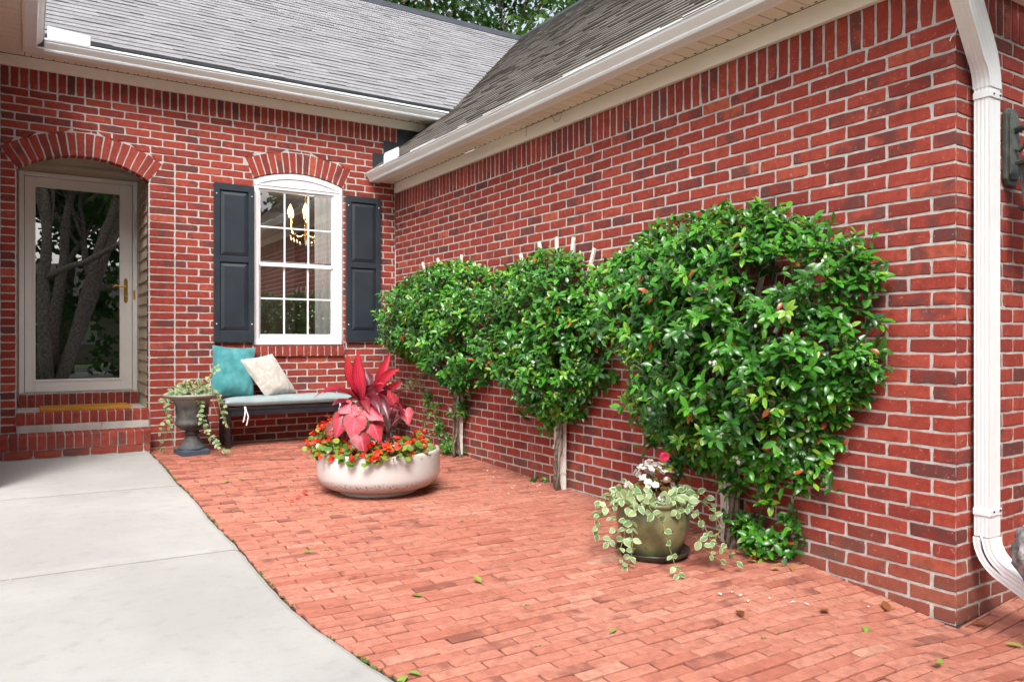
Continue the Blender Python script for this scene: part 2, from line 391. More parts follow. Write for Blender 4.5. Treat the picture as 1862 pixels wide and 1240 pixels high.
def flower(mb, p, n, R, petals=5, r=.5, cup=.3):
    n = V(n).normalized(); x = n.cross(V((.2, .3, .9)))
    if x.length < .1: x = n.cross(V((1, 0, 0)))
    x.normalize(); y = n.cross(x); a0 = U(0, 6)
    for k in range(petals):
        a = a0+2*pi*k/petals; d = x*cos(a)+y*sin(a)
        leaf(mb, V(p), d*cos(cup)+n*sin(cup), n, R, R*1.0, 'round', .3, .1, min(1, max(0, r+U(-.3, .3))))
def rdir(zb=0.):
    while 1:
        v = V((U(-1, 1), U(-1, 1), U(-1, 1)+zb))
        if .05 < v.length < 1.6: return v.normalized()

# ------------------------------------------------------------------ bricks
CH = .0677; MD = -.0042
def tint():
    dk = rnd.random()
    return (min(1, max(0, rnd.gauss(.5, .22))), .30 if dk < .56 else U(.42, .54) if dk < .88 else U(.54, .68), rnd.random())
def brick(mb, q, place, c, th=.014, bev=.0028, jit=.0017, tilt=.0012):
    out = []
    for k in range(4):
        a, b = q[k], q[(k+1) % 4]; L = math.hypot(b[0]-a[0], b[1]-a[1])
        n = 5 if L > .15 else 3 if L > .07 else 2
        for j in range(n):
            t = j/n; jj = jit*(1.6 if j == 0 else 1); px_, py_ = a[0]+(b[0]-a[0])*t+U(-jj, jj), a[1]+(b[1]-a[1])*t+U(-jj, jj)
            if j == 0:
                cc_ = U(.0, .0014) if rnd.random() < .9 else U(.002, .005)
                px_ += cc_*(1 if px_ < (q[0][0]+q[2][0])/2 else -1); py_ += cc_*.7*(1 if py_ < (q[0][1]+q[2][1])/2 else -1)
            out.append((px_, py_))
    cx = sum(p[0] for p in q)/4; cy = sum(p[1] for p in q)/4
    ta, tb, t0 = U(-tilt, tilt)*6, U(-tilt, tilt)*14, U(-tilt, tilt)
    n = len(out); A = []; B = []; Cc = []
    x0 = min(p[0] for p in q); x1 = max(p[0] for p in q); y0 = min(p[1] for p in q); y1 = max(p[1] for p in q)
    for (x, y) in out:
        dz = t0+ta*(x-cx)+tb*(y-cy)
        bx = bev*U(.6, 1.5); by = bev*U(.6, 1.5)
        ix = x+(bx if x < x0+.012 else -bx if x > x1-.012 else 0); iy = y+(by if y < cy else -by)
        A.append(mb.vert(place(ix, iy, dz), c)); B.append(mb.vert(place(x, y, dz-bev), c)); Cc.append(mb.vert(place(x, y, -th), c))
    mb.f.append(A[:])
    for k in range(n):
        j = (k+1) % n
        mb.f.append([A[k], B[k], B[j], A[j]]); mb.f.append([B[k], Cc[k], Cc[j], B[j]])
def intervals(u0, u1, zb, zt, blockers):
    iv = [(u0, u0, u1, u1)]
    for bl in blockers:
        a = bl(zb+.3*(zt-zb)); b = bl(zt-.3*(zt-zb))
        if a is None and b is None: continue
        if a is None: m_ = (b[0]+b[1])/2; h_ = (b[1]-b[0])*.25; a = (m_-h_, m_+h_)
        if b is None: m_ = (a[0]+a[1])/2; h_ = (a[1]-a[0])*.25; b = (m_-h_, m_+h_)
        new = []
        for lb, lt, rb, rt in iv:
            if a[0] > lb or b[0] > lt: new.append((lb, lt, min(rb, a[0]), min(rt, b[0])))
            if a[1] < rb or b[1] < rt: new.append((max(lb, a[1]), max(lt, b[1]), rb, rt))
        iv = [i for i in new if (i[2]-i[0])+(i[3]-i[1]) > .01]
    return iv
def courses(mb, mm, u0, u1, z0, n, place, off, blockers=(), first=None, BL=.2032, edge=(0, 0), ctint=None, caps=()):
    for k in range(n):
        zb = z0+k*CH; zt = zb+CH
        for xc, zap, rb_ in caps:
            if zb+.3*CH < zap < zt-.017 and u0 < xc < u1:
                h = math.sqrt(max(0, rb_*rb_-(rb_-(zap-zb-.3*CH))**2))*.5; a = xc-h
                while a < xc+h-.01:
                    b = min(a+U(.12, .2), xc+h); brick(mb, [(a+.004, zap+.007), (b-.004, zap+.007), (b-.004, zt-.0056), (a+.004, zt-.0056)], place, tint()); a = b
        for (lb, lt, rb, rt) in intervals(u0, u1, zb, zt, blockers):
            mm.poly([place(lb, zb, MD), place(rb, zb, MD), place(rt, zt, MD), place(lt, zt, MD)])
            o = off[k % 2]; i0 = int((min(lb, lt)-o)/BL)-2
            for i in range(i0, i0+int((u1-u0)/BL)+5):
                a = o+i*BL; b = a+BL
                ja = mnoise.random() if 0 else U(-.003, .003)
                mL = .0062
                al = max(a, lb); at_ = max(a, lt); br = min(b, rb); bt = min(b, rt)
                if (br-al)+(bt-at_) < .05: continue
                el = 0 if (al <= u0+.001 and edge[0]) else mL; er = 0 if (br >= u1-.001 and edge[1]) else mL
                zz = .0056
                if br-er < al+el+.003:
                    if rb < b: br = al+el+er+.003
                    else: al = br-el-er-.003
                if bt-er < at_+el+.003:
                    if rt < b: bt = at_+el+er+.003
                    else: at_ = bt-el-er-.003
                c = tint()
                if ctint and er == 0: c = ctint(k)
                if ctint and el == 0: c = ctint(k)
                brick(mb, [(al+el+ja*.5, zb+zz), (br-er+ja*.5 if er else br, zb+zz), (bt-er+ja*.5 if er else bt, zt-zz), (at_+el+ja*.5, zt-zz)], place, c)
def soldiers(mb, mm, u0, u1, z0, z1, place, ):
    n = round((u1-u0)/CH); w = (u1-u0)/n
    mm.poly([place(u0, z0, MD), place(u1, z0, MD), place(u1, z1, MD), place(u0, z1, MD)])
    for k in range(n):
        a = u0+k*w
        brick(mb, [(a+.0065, z0+.006), (a+w-.0065, z0+.006+U(-.003, .003)), (a+w-.0065+U(-.002, .002), z1), (a+.0065, z1)], place, tint())
def arch_ring(mb, mm, uc, zc, R0, R1, half, n, place, depth):
    for sg_ in (-1, 1):
        q_ = [(uc+sg_*r_*sin(a_), zc+r_*cos(a_)) for r_, a_ in ((R0+.004, half-.002), (R0+.004, half+.10), (R1+.085, half+.10), (R1+.085, half-.002))]
        mm.poly([place(x, z, MD-.0012) for x, z in q_])
    w = 2*half/n
    for k in range(n):
        a0 = -half+k*w; a1 = a0+w; gp0 = .0055/R0; gp1 = .0055/R1
        P = lambda R, a: (uc+R*sin(a), zc+R*cos(a))
        brick(mb, [P(R0+.003, a0+gp0), P(R0+.003, a1-gp0), P(R1-.004, a1-gp1), P(R1-.004, a0+gp1)], place, tint(), th=depth)
        p = [P(R0+.006, a0), P(R0+.006, a1), P(R1+.004, a1), P(R1+.004, a0)]
        mm.poly([place(x, z, MD) for x, z in p])
        p2 = [P(R1-.01, a0), P(R1-.01, a1), P(R1+.085, a1), P(R1+.085, a0)]
        mm.poly([place(x, z, MD-.0008) for x, z in p2])
        mm.poly([place(p[0][0], p[0][1], MD), place(p[1][0], p[1][1], MD), place(p[1][0], p[1][1], -depth), place(p[0][0], p[0][1], -depth)])

PB = lambda u, z, d: (u, -d, z)                 # main wall, faces -Y
PR = lambda u, z, d: (-d, -u, z)                # wing wall, faces -X
PF = lambda u, z, d: (u, -5.77-d, z)            # wing front, faces -Y

house = thing('brick_house', 'red brick house with grey shingle roofs, white gutters and navy shutters around the patio corner', 'house')

DX0, DX1, DZS, DR = -3.376, -2.388, 2.628, .865      # door opening
dxc = (DX0+DX1)/2; dza = 2.781; dzc = dza-DR; dhalf = math.asin((DX1-DX0)/2/DR)
WX0, WX1 = -1.469, -.585; wxc = (WX0+WX1)/2; wza = 2.852; WR = 1.113; wzc = wza-WR; whalf = math.asin((WX1-WX0)/2/WR)
def blk_rect(x0, x1, z0, z1): return lambda z: (x0, x1) if z0 < z < z1 else None
def blk_arch(xc, zc, R, half):
    zs = zc+R*cos(half)
    def f(z):
        if z < zs-.14 or z > zc+R: return None
        h = math.sqrt(max(0, R*R-(z-zc)**2))
        if z < zs: h = R*sin(half)-(zs-z)*math.tan(half)      # skewback
        return (xc-h, xc+h)
    return f
b_ = MB(); mo = MB()
z0b = .038
dskew = dzc+DR*cos(dhalf)
wskew = wzc+WR*cos(whalf)
dR1, wR1 = DR+.205, WR+.205
def fl(z): return None
blockers = [blk_rect(DX0, DX1, -.1, dskew+.0), lambda z: (lambda f: f)(blk_arch(dxc, dzc, dR1, dhalf)(z)),
            blk_rect(WX0, WX1, 1.155, wskew+.0), blk_arch(wxc, wzc, wR1, whalf), blk_rect(WX0-.012, WX1+.014, 1.048, 1.16)]
def skew(xc, zc, R0, R1, half):
    za = zc+R0*cos(half); zb_ = zc+R1*cos(half)
    def f(z):
        if z < za or z > zb_+.0: return None
        h = (z-zc)*math.tan(half); return (xc-h, xc+h)
    return f
def capf(xc, zc, R1, half):
    zb_ = zc+R1*cos(half)
    def f(z):
        if z < zb_ or z >= zc+R1: return None
        h = math.sqrt(R1*R1-(z-zc)**2); return (xc-h, xc+h)
    return f
def ring_block(xc, zc, R0, R1, half):
    A = skew(xc, zc, R0, R1, half); B = capf(xc, zc, R1, half)
    return lambda z: A(z) or B(z)
blockers = [blk_rect(DX0, DX1, -.1, dskew), ring_block(dxc, dzc, DR, dR1, dhalf), blk_rect(WX0, WX1, 1.155, wskew),
            ring_block(wxc, wzc, WR, wR1, whalf), blk_rect(WX0-.012, WX1+.014, 1.048, 1.156)]
# door pier: stacked full bricks beside a straight joint
npier = int((2.80-z0b)/CH)
courses(b_, mo, -2.170, 0, z0b, npier, PB, (-2.170, -2.170+.1016), blockers, caps=((wxc, wzc+wR1, wR1),))
courses(b_, mo, -3.49, DX0, z0b, int((dskew-z0b)/CH)+3, PB, (-3.49-.09, -3.49-.09), blockers)
courses(b_, mo, DX1, -2.170, z0b, npier, PB, (DX1+.005, DX1+.005), blockers, BL=.216)
zt_ = z0b+npier*CH
CAPS = ((dxc, dzc+dR1, dR1), (wxc, wzc+wR1, wR1))
courses(b_, mo, -3.49, 0, zt_, 48-npier, PB, (-2.170, -2.170+.1016), blockers, caps=CAPS)
courses(b_, mo, 0, .6, z0b+42*CH, 6, PB, (0, .1016), ())
nl = int((dskew-z0b)/CH)+3
zl = z0b+nl*CH
if nl < npier: courses(b_, mo, -3.49, dxc, zl, npier-nl, PB, (-3.49, -3.49+.1016), blockers+[lambda z: (dxc-.3, dxc+.1)])
soldiers(b_, mo, -3.49, .55, z0b+48*CH, 3.50, PB)
arch_ring(b_, mo, dxc, dzc, DR, dR1, dhalf, 18, PB, .115)
arch_ring(b_, mo, wxc, wzc, WR, wR1, whalf, 15, PB, .06)
# door reveals
PJ = lambda u, z, d: (DX1-d, u, z)
courses(b_, mo, .012, .115, z0b, 39, PJ, (.0, .0), (), BL=.113)
PJ2 = lambda u, z, d: (DX0+d, u, z)
courses(b_, mo, .012, .115, z0b, 39, PJ2, (.0, .0), (), BL=.113)
b_.build('main_wall', 'brick', house)
mo.build('wall_mortar', 'mortar', house)
# wing walls
b2 = MB(); m2 = MB()
ct = {}
def ctint(k):
    if k not in ct: ct[k] = tint()
    return ct[k]
L = 5.77
courses(b2, m2, 0, L, 0, 38, PR, (L-.1016, L-.2032), (), edge=(0, 1), ctint=ctint)
soldiers(b2, m2, 0, L-.09, 38*CH, 2.80, PR)
m2.poly([PR(L-.09, 38*CH, MD), PR(L-.005, 38*CH, MD), PR(L-.005, 2.80, MD), PR(L-.09, 2.80, MD)])
brick(b2, [(L-.085, 38*CH+.005), (L, 38*CH+.005), (L, 2.8), (L-.085, 2.8)], PR, (.85, .3, .3))
courses(b2, m2, .0145, 3.2, 0, 38, PF, (0, .1016-.2032), (), edge=(1, 0), ctint=ctint)
soldiers(b2, m2, .0145, 3.2, 38*CH, 2.80, PF)
b2.build('wing_wall', 'brick', house); m2.build('wing_mortar', 'mortar', house)
# left wing wall beside the entry (just outside the frame)
b3 = MB(); m3 = MB()
PL = lambda u, z, d: (-3.495+d, -u, z)
courses(b3, m3,   .015, 1.45, 0, 48, PL, (0, .1016), ()); soldiers(b3, m3, .015, 1.45, 48*CH, 3.5, PL)
PLE = lambda u, z, d: (u, -1.45-d, z)
courses(b3, m3, -7.5, -3.51, 0, 48, PLE, (-7.5, -7.4), ())
b3.build('side_wall', 'brick', house); m3.build('side_mortar', 'mortar', house)
# back shells keep the interiors dark
sh = MB(); sh.box((.0165, -5.74, -.3), (6.1, -.02, 2.79)); sh.build('wall_core', 'mortar', house); sh = MB(); sh.box((-7.5, -1.43, -.3), (-3.52, 4.6, 3.6)); sh.build('wall_core', 'mortar', house)

# ------------------------------------------------------------------ trim, soffits, gutters
t = MB()
t.box((-3.50, -.032, 3.455), (.42, .0, 3.545)); t.build('frieze_board', 'cream', house, bevel=.003)
t = MB(); t.box((-.032, -5.80, 2.76), (.0, -.034, 2.862)); t.box((-.032, -5.802, 2.76), (3.2, -5.77, 2.862)); t.build('frieze_board', 'cream', house, bevel=.003)
def soffit(x0, x1, y0, y1, z, axis, name='soffit', m='beige'):
    s = MB(); w = .10
    a0, a1 = (x0, x1) if axis == 0 else (y0, y1); n = max(1, int((a1-a0)/w)); w = (a1-a0)/n
    for k in range(n):
        a = a0+k*w; b = a+w
        for p, q, zz in ((a+.004, b-.004, z), (b-.004, b+.004, z+.007)):
            if zz > z: q = min(q, a1)
            lo, hi = ((p, y0, zz), (q, y1, zz+.012)) if axis == 0 else ((x0, p, zz), (x1, q, zz+.012))
            s.box(lo, hi)
    return s.build(name, m, house)
soffit(-3.32, .45, -.195, -.033, 3.548, 0); soffit(-.195, -.033, -6.0, -.002, 2.864, 1)
soffit(-3.495, -3.3205, -1.75, -.033, 3.548, 1)
hv = MB()
for k in range(46):
    x = -3.28+k*.0795
    if x < .25: hv.box((x, -.060, 3.5445), (x+.012, -.048, 3.549))
split_build(hv, 'soffit_vent', 'black', house)
hv = MB()
for k in range(70): hv.box((-.056, -.12-k*.0795, 2.8605), (-.046, -.132-k*.0795, 2.865))
split_build(hv, 'soffit_vent', 'bark', house)
fa = MB(); fa.box((-3.335, -.215, 3.53), (.48, -.195, 3.66)); fa.box((-3.335, -1.75, 3.53), (-3.315, -.216, 3.66)); fa.build('fascia', 'beige', house, bevel=.003)
fa = MB(); fa.box((-.215, -6.05, 2.85), (-.195, -.004, 2.95)); fa.box((-.215, -6.07, 2.85), (3.3, -6.05, 2.95)); fa.build('fascia', 'cream', house, bevel=.003)
# K-style gutter profile: p outward from the fascia, q up
KP = [(.0, .0), (.075, .0), (.083, .012), (.083, .022), (.105, .045), (.118, .060), (.118, .074), (.128, .076), (.128, .092), (.112, .092), (.112, .086), (.116, .084), (.100, .074), (.075, .02), (.006, .012), (.006, .092), (.0, .092)]
gt = MB(); gt.prism(KP, (-3.187, -.215, 3.532), (.50, -.215, 3.532), (0, -1, 0), (0, 0, 1)); gt.build('gutter', 'gutter', house)
gt = MB(); gt.prism(KP, (-3.315, -.343, 3.532), (-3.315, -1.80, 3.532), (1, 0, 0), (0, 0, 1)); gt.build('gutter', 'gutter', house)
gt = MB(); gt.prism(KP, (-.215, -.006, 2.853), (-.215, -6.15, 2.853), (-1, 0, 0), (0, 0, 1)); gt.build('gutter', 'gutter', house)
cj = MB(); cj.box((-3.32, -.345, 3.5305), (-3.186, -.214, 3.545)); cj.build('gutter_corner', 'white', house)
sg = MB(); sg.prism([(0, 0), (.30, 0), (.30, .085), (.0, .105)], (-3.165, -.344, 3.617), (-3.165, -.347, 3.617), (1, 0, 0), (0, 0, 1)); sg.build('splash_guard', 'gutter', house)
sg = MB(); sg.prism([(0, 0), (.36, 0), (.36, .075), (.34, .098), (.03, .105), (0, .08)], (-.344, -.50, 2.938), (-.347, -.50, 2.938), (0, -1, 0), (0, 0, 1)); sg.build('splash_guard', 'gutter', house)
# step flashing where the wing roof meets the main wall
sf = MB()
for (ua, ub, vt) in ((677, 698, 278), (697, 725, 256), (723, 790, 235)):
    a = on(ua, vt, 1, 0); b = on(ub, vt, 1, 0)
    za = 2.88+.85*(a.x+.33); zb = 2.88+.85*(b.x+.33)
    dd = .006+.003*(ua % 5)/2
    sf.prism([(a.x, za-.05), (b.x, zb-.05), (b.x, min(a.z, 3.453)), (a.x, min(a.z, 3.453))], (0, -.001, 0), (0, -dd, 0), (1, 0, 0), (0, 0, 1))
sf.build('step_flashing', 'flash', house, bevel=.002)

# ------------------------------------------------------------------ roofs (each shingle a lapped tab)
MR = .85; cs = 1/math.sqrt(1+MR*MR)
def roof(name, m, a0, a1, e0, z0, run, pl, keep, expo=.088):
    mb = MB(); slope = run/cs; n = int(slope/expo)
    for k in range(-0, n+1):
        s0 = k*expo; s1 = min(s0+expo+.03, slope+.005)
        a = a0-U(0, .2); row = U(-.003, .003)
        while a < a1:
            w = U(.10, .34); thick = rnd.choice((.005, .006, .010)); b = min(a+w, a1)
            aa = max(a, a0)
            if b > aa and keep((aa+b)/2, e0+s0*cs):
                c = (rnd.random(), 0, 0); lo = s0-U(0, .006)+row
                def P(al, s, h): return pl(al, e0+s*cs-h*MR*cs, z0+s*MR*cs+h*cs)
                i = [mb.vert(P(*p), c) for p in ((aa, lo, thick+.004), (b, lo, thick+.004), (b, s1, .0005), (aa, s1, .0005), (aa, lo, -.004), (b, lo, -.004))]
                mb.f += [[i[0], i[1], i[2], i[3]], [i[4], i[5], i[1], i[0]], [i[0], i[3], i[4]], [i[1], i[5], i[2]]]
            a += w
    # deck under the tabs
    return mb.build(name, m, house)
roof('roof', 'shingle', -7.5, 3.2, -.335, 3.655, 2.56, lambda a, e, z: (a, e, z), lambda a, e: a > -3.25 or True)
roof('roof', 'shingle2', -2.5, 6.35, -.335, 2.935, 3.41, lambda a, e, z: (e, -a, z), lambda a, e: (a > -.02 or e > -.335+.72))
dk = MB()
dk.poly([(-7.5, -.335, 3.648), (3.2, -.335, 3.648), (3.2, 2.225, 3.648+2.56*MR), (-7.5, 2.225, 3.648+2.56*MR)])
dk.poly([(-7.5, 2.225, 3.648+2.56*MR), (3.2, 2.225, 3.648+2.56*MR), (3.2, 6.5, 3.0), (-7.5, 6.5, 3.0)])
dk.poly([(-.335, .0, 2.928), (-.335, -6.35, 2.928), (3.075, -6.35, 2.928+3.41*MR), (3.075, 2.2, 2.928+3.41*MR), (.5, .0, 2.928+.835*MR)])
dk.poly([(3.075, -6.35, 2.928+3.41*MR), (3.075, 2.2, 2.928+3.41*MR), (6.5, 2.2, 2.928), (6.5, -6.35, 2.928)])
dk.box((-.33, -.335, 3.60), (.5, -.30, 3.648)); dk.box((-3.2, -.345, 3.632), (.52, -.30, 3.652))
dk.build('roof_deck', 'flash', house)
rc = MB()
zr = 3.655+2.56*MR
rc.prism([(-.16, -.13), (0, .012), (.16, -.13), (.16, -.115), (0, .03), (-.16, -.115)], (-7.5, 2.225, zr), (3.1, 2.225, zr), (0, 1, 0), (0, 0, 1))
zr2 = 2.935+3.41*MR
rc.prism([(-.16, -.13), (0, .012), (.16, -.13), (.16, -.115), (0, .03), (-.16, -.115)], (3.075, 2.3, zr2), (3.075, -6.4, zr2), (1, 0, 0), (0, 0, 1))
rc.build('ridge_cap', 'flash', house)
lw = MB(); lw.poly([(-3.2, -.34, 3.65), (-3.2, -1.8, 3.65), (-6, -1.8, 6), (-6, 2.2, 6)]); lw.build('side_roof', 'shingle', house)

# ------------------------------------------------------------------ window
win = MB()
def arc(n, R, zc, xc, half): return [(xc+R*sin(-half+2*half*k/n), zc+R*cos(-half+2*half*k/n)) for k in range(n+1)]
GX0, GX1, GZ0, GZ1, GM = -1.402, -.690, 1.265, 2.655, 1.965
arcp = arc(16, WR-.001, wzc, wxc, whalf)
prof = [(WX0+.002, 2.70), (WX1-.002, 2.70)]+[(x, z) for x, z in arcp[::-1]]
win.prism(prof, (0, .012, 0), (0, .08, 0), (1, 0, 0), (0, 0, 1))
win.box((WX0+.002, .012, 1.157), (GX0-.018, .08, 2.70)); win.box((GX1+.018, .012, 1.157), (WX1-.002, .08, 2.70))
win.box((GX0-.018, .012, 1.157), (GX1+.018, .08, 1.225)); win.box((GX0-.018, .012, 2.675), (GX1+.018, .08, 2.70))
fr = win.build('window', 'frame', house, bevel=.004)
mt = MB()
arcq = arc(16, WR-.045, wzc, wxc, whalf*.93)
for k in range(16): mt.bar((arcq[k][0], .009, arcq[k][1]-.01), (arcq[k+1][0], .009, arcq[k+1][1]-.01), .006, .012, (0, 1, 0))
mtc = [0, len(mt.v)]; mt.box((WX0+.012, .004, 1.165), (WX1-.012, .0125, 1.205)); mtc.append(len(mt.v)); mt.box((WX0+.03, .006, 2.705), (WX1-.03, .0118, 2.715))
split_build(mt, 'brickmould', 'frame', fr, bevel=.002, cuts=mtc)
for (za, zb, yy) in ((GM, GZ1, .028), (GZ0, GM, .045)):
    s = MB(); w = .022
    s.box((GX0-w+.004, yy, za-.030), (GX0, yy+.03, zb+.022)); s.box((GX1, yy, za-.030), (GX1+w-.004, yy+.03, zb+.022))
    s.box((GX0, yy+.0005, zb), (GX1, yy+.0295, zb+.022 if zb > 2 else zb+.016)); s.box((GX0, yy+.0005, za-.038), (GX1, yy+.0295, za+(.0 if za > 1.5 else .0)))
    s.build('sash', 'frame', fr, bevel=.002)
    mu = MB()
    for k in (1, 2): x = GX0+(GX1-GX0)*k/3; mu.box((x-.008, yy+.008, za), (x+.008, yy+.020, zb))
    zm = (za+zb)/2; mu.box((GX0, yy+.0085, zm-.008), (GX1, yy+.0195, zm+.008)); split_build(mu, 'muntin', 'frame', fr)
    gp = MB(); gp.poly([(GX0, yy+.014, za), (GX1, yy+.014, za), (GX1, yy+.014, zb), (GX0, yy+.014, zb)]); gp.build('glass_pane', 'glass', fr)
sl = MB()
n = 13; w = (WX1-WX0+.02)/n
PS = lambda u, z, d: (u, -.028-d, z)
for k in range(n):
    a = WX0-.01+k*w; c = tint(); c = (c[0]*.5, .35, c[2])
    brick(sl, [(a+.004, 1.052), (a+w-.004, 1.052), (a+w-.004, 1.152), (a+.004, 1.152)], PS, c, th=.10)
sl.build('window_sill', 'brick', fr)
sm = MB(); sm.box((WX0-.009, -.021, 1.050), (WX1+.009, .07, 1.149)); sm.build('sill_mortar', 'mortar', fr)
# shutters
def shutter(x0, x1, z0, z1):
    s = MB(); y0, y1 = -.036, -.004; st = .052
    s.box((x0, y0, z0), (x0+st, y1, z1)); s.box((x1-st, y0, z0), (x1, y1, z1))
    zm = z0+(z1-z0)*.525
    for a, b in ((z0, z0+.105), (zm-.028, zm+.028), (z1-.062, z1)): s.box((x0+st, y0+.001, a), (x1-st, y1, b))
    s.box((x0+st, -.016, z0+.1), (x1-st, -.005, z1-.06))
    o = s.build('shutter', 'navy', house, bevel=.003)
    for a, b in ((z0+.105, zm-.028), (zm+.028, z1-.062)):
        p = MB(); X0, X1 = x0+st+.004, x1-st-.004; A, B = a+.004, b-.004; i = .036
        o_ = [(X0, A), (X1, A), (X1, B), (X0, B)]; n_ = [(X0+i, A+i), (X1-i, A+i), (X1-i, B-i), (X0+i, B-i)]
        vo = [p.vert((x, -.017, z)) for x, z in o_]; vi = [p.vert((x, -.031, z)) for x, z in n_]
        for k in range(4): p.f.append([vo[k], vo[(k+1) % 4], vi[(k+1) % 4], vi[k]])
        p.f.append(vi); p.build('raised_panel', 'navy', o)
    sc_ = MB()
    for x in (x0+.022, x1-.022):
        for z in (z0+.17, z1-.1): sc_.lathe((x, 0, z), [(.0, 0)], 8) if 0 else sc_.tube([(x, -.034, z), (x, -.040, z)], [.007, .005], 8)
    split_build(sc_, 'screw', 'frame', o)
shutter(-1.838, -1.474, 1.190, 2.676); shutter(-.556, -.181, 1.197, 2.687)

# ------------------------------------------------------------------ entry recess and storm door
DY = .75
r_ = MB()
for side, X, sgn in ((1, DX1+.002, 1), (0, DX0-.002, -1)):
    z = .60
    while z < 2.95:
        r_.poly([(X, .115, z), (X, DY, z), (X+sgn*.014, DY, z+.105), (X+sgn*.014, .115, z+.105)]); r_.poly([(X, .115, z), (X, DY, z), (X+sgn*.014, DY, z), (X+sgn*.014, .115, z)])
        z += .105
z = 2.76
r_.box((DX0-.02, DY-.01, 2.748), (DX1+.02, DY+.06, 3.0)); r_.box((DX0-.02, DY-.022, 2.80), (DX1+.02, DY-.0105, 2.83))
r_.poly([(DX0-.1, .116, 2.93), (DX1+.1, .116, 2.93), (DX1+.1, DY, 2.93), (DX0-.1, DY, 2.93)])
r_.box((DX0-.02, DY, .5), (DX0+.012, DY+.05, 2.75)); r_.box((DX1-.008, DY, .5), (DX1+.02, DY+.05, 2.75))
# spandrel behind the arch, inside the recess
ap = arc(16, DR+.02, dzc, dxc, dhalf)
for k in range(16):
    r_.poly([(ap[k][0], .117, ap[k][1]), (ap[k+1][0], .117, ap[k+1][1]), (ap[k+1][0], .117, 3.0), (ap[k][0], .117, 3.0)])
r_.build('entry_siding', 'siding', house)
door = MB(); FX0, FX1, FZ0, FZ1 = -3.366, -2.398, .728, 2.746
door.box((FX0, DY-.03, FZ0), (FX0+.042, DY+.05, FZ1)); door.box((FX1-.042, DY-.03, FZ0), (FX1, DY+.05, FZ1)); door.box((FX0+.042, DY-.029, FZ1-.04), (FX1-.042, DY+.05, FZ1))
door.build('door_frame', 'doorpaint', house, bevel=.004)
sd = MB(); x0, x1, z0, z1 = FX0+.046, FX1-.046, FZ0+.004, FZ1-.044
gx0, gx1, gz0, gz1 = -3.241, -2.548, .842, 2.612
sd.box((x0, DY-.022, z0), (gx0, DY+.012, z1)); sd.box((gx1, DY-.022, z0), (x1, DY+.012, z1)); sd.box((gx0, DY-.0215, z0), (gx1, DY+.012, gz0)); sd.box((gx0, DY-.0215, gz1), (gx1, DY+.012, z1))
sdo = sd.build('storm_door', 'doorpaint', house, bevel=.003)
q = MB()
for (a, b, c_, d_) in ((gx0-.016, gx0+.004, gz0-.016, gz1+.016), (gx1-.004, gx1+.016, gz0-.016, gz1+.016)): q.box((a, DY-.028, c_), (b, DY-.0222, d_))
for (c_, d_) in ((gz0-.016, gz0+.004), (gz1-.004, gz1+.016)): q.box((gx0+.0045, DY-.0275, c_), (gx1-.0045, DY-.0222, d_))
q.build('glazing_bead', 'doorpaint', sdo, bevel=.002)
q = MB(); th = math.tan(math.radians(.8)); q.poly([(gx0, DY-.006, gz0), (gx1, DY-.006, gz0), (gx1, DY-.006, gz1), (gx0, DY-.006, gz1)]); q.build('glass_pane', 'doorglass', sdo)
q = MB()
hx = -2.499
q.prism([(-.016, -.10), (-.008, -.118), (.008, -.118), (.016, -.10), (.016, .10), (.008, .118), (-.008, .118), (-.016, .10)], (hx, DY-.022, 1.685), (hx, DY-.032, 1.685), (1, 0, 0), (0, 0, 1))
q.tube([(hx, DY-.03, 1.725), (hx, DY-.07, 1.725)], .009, 8); q.tube([(hx, DY-.068, 1.725), (hx-.05, DY-.072, 1.72), (hx-.08, DY-.066, 1.732), (hx-.115, DY-.06, 1.72)], [.009, .008, .008, .011], 8)
q.tube([(hx, DY-.03, 1.63), (hx, DY-.045, 1.63)], .008, 8)
q.build('handle', 'brass', sdo, bevel=.0015)
q = MB(); q.box((FX1-.034, DY-.0335, 1.60), (FX1-.018, DY-.0295, 1.69)); q.build('strike_plate', 'coir', house)
dd_ = MB(); dd_.box((FX0+.02, DY+.10, .72), (FX1-.02, DY+.15, 2.74))
for za, zb in ((.9, 1.6), (1.75, 2.5)):
    for xa, xb in ((-3.2, -2.93), (-2.83, -2.56)): dd_.box((xa, DY+.094, za), (xb, DY+.0995, zb))
dd_.build('inner_door', 'darkdoor', house, bevel=.003)
# room behind the window
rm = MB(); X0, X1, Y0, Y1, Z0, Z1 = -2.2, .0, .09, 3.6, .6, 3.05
rm.poly([(-.85, Y1, Z0), (X1, Y1, Z0), (X1, Y1, Z1), (-.85, Y1, Z1)]); rm.poly([(X0, Y1, Z0), (-.85, Y1, Z0), (-.85, Y1, 1.0), (X0, Y1, 1.0)]); rm.poly([(X0, Y0, Z0), (X0, Y1, Z0), (X0, Y1, Z1), (X0, Y0, Z1)]); rm.poly([(X1, Y0, Z0), (X1, Y1, Z0), (X1, Y1, Z1), (X1, Y0, Z1)])  # unseen opening in the back wall, added to let sky light reach the curtain
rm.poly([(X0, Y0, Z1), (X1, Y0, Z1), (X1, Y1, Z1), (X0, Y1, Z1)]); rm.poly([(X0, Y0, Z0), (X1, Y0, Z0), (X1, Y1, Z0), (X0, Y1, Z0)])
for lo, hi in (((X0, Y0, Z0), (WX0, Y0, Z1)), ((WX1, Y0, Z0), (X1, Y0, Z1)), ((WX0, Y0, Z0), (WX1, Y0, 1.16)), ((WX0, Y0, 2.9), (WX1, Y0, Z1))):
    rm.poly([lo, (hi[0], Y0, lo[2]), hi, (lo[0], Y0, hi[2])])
rm.build('room', 'room', house)
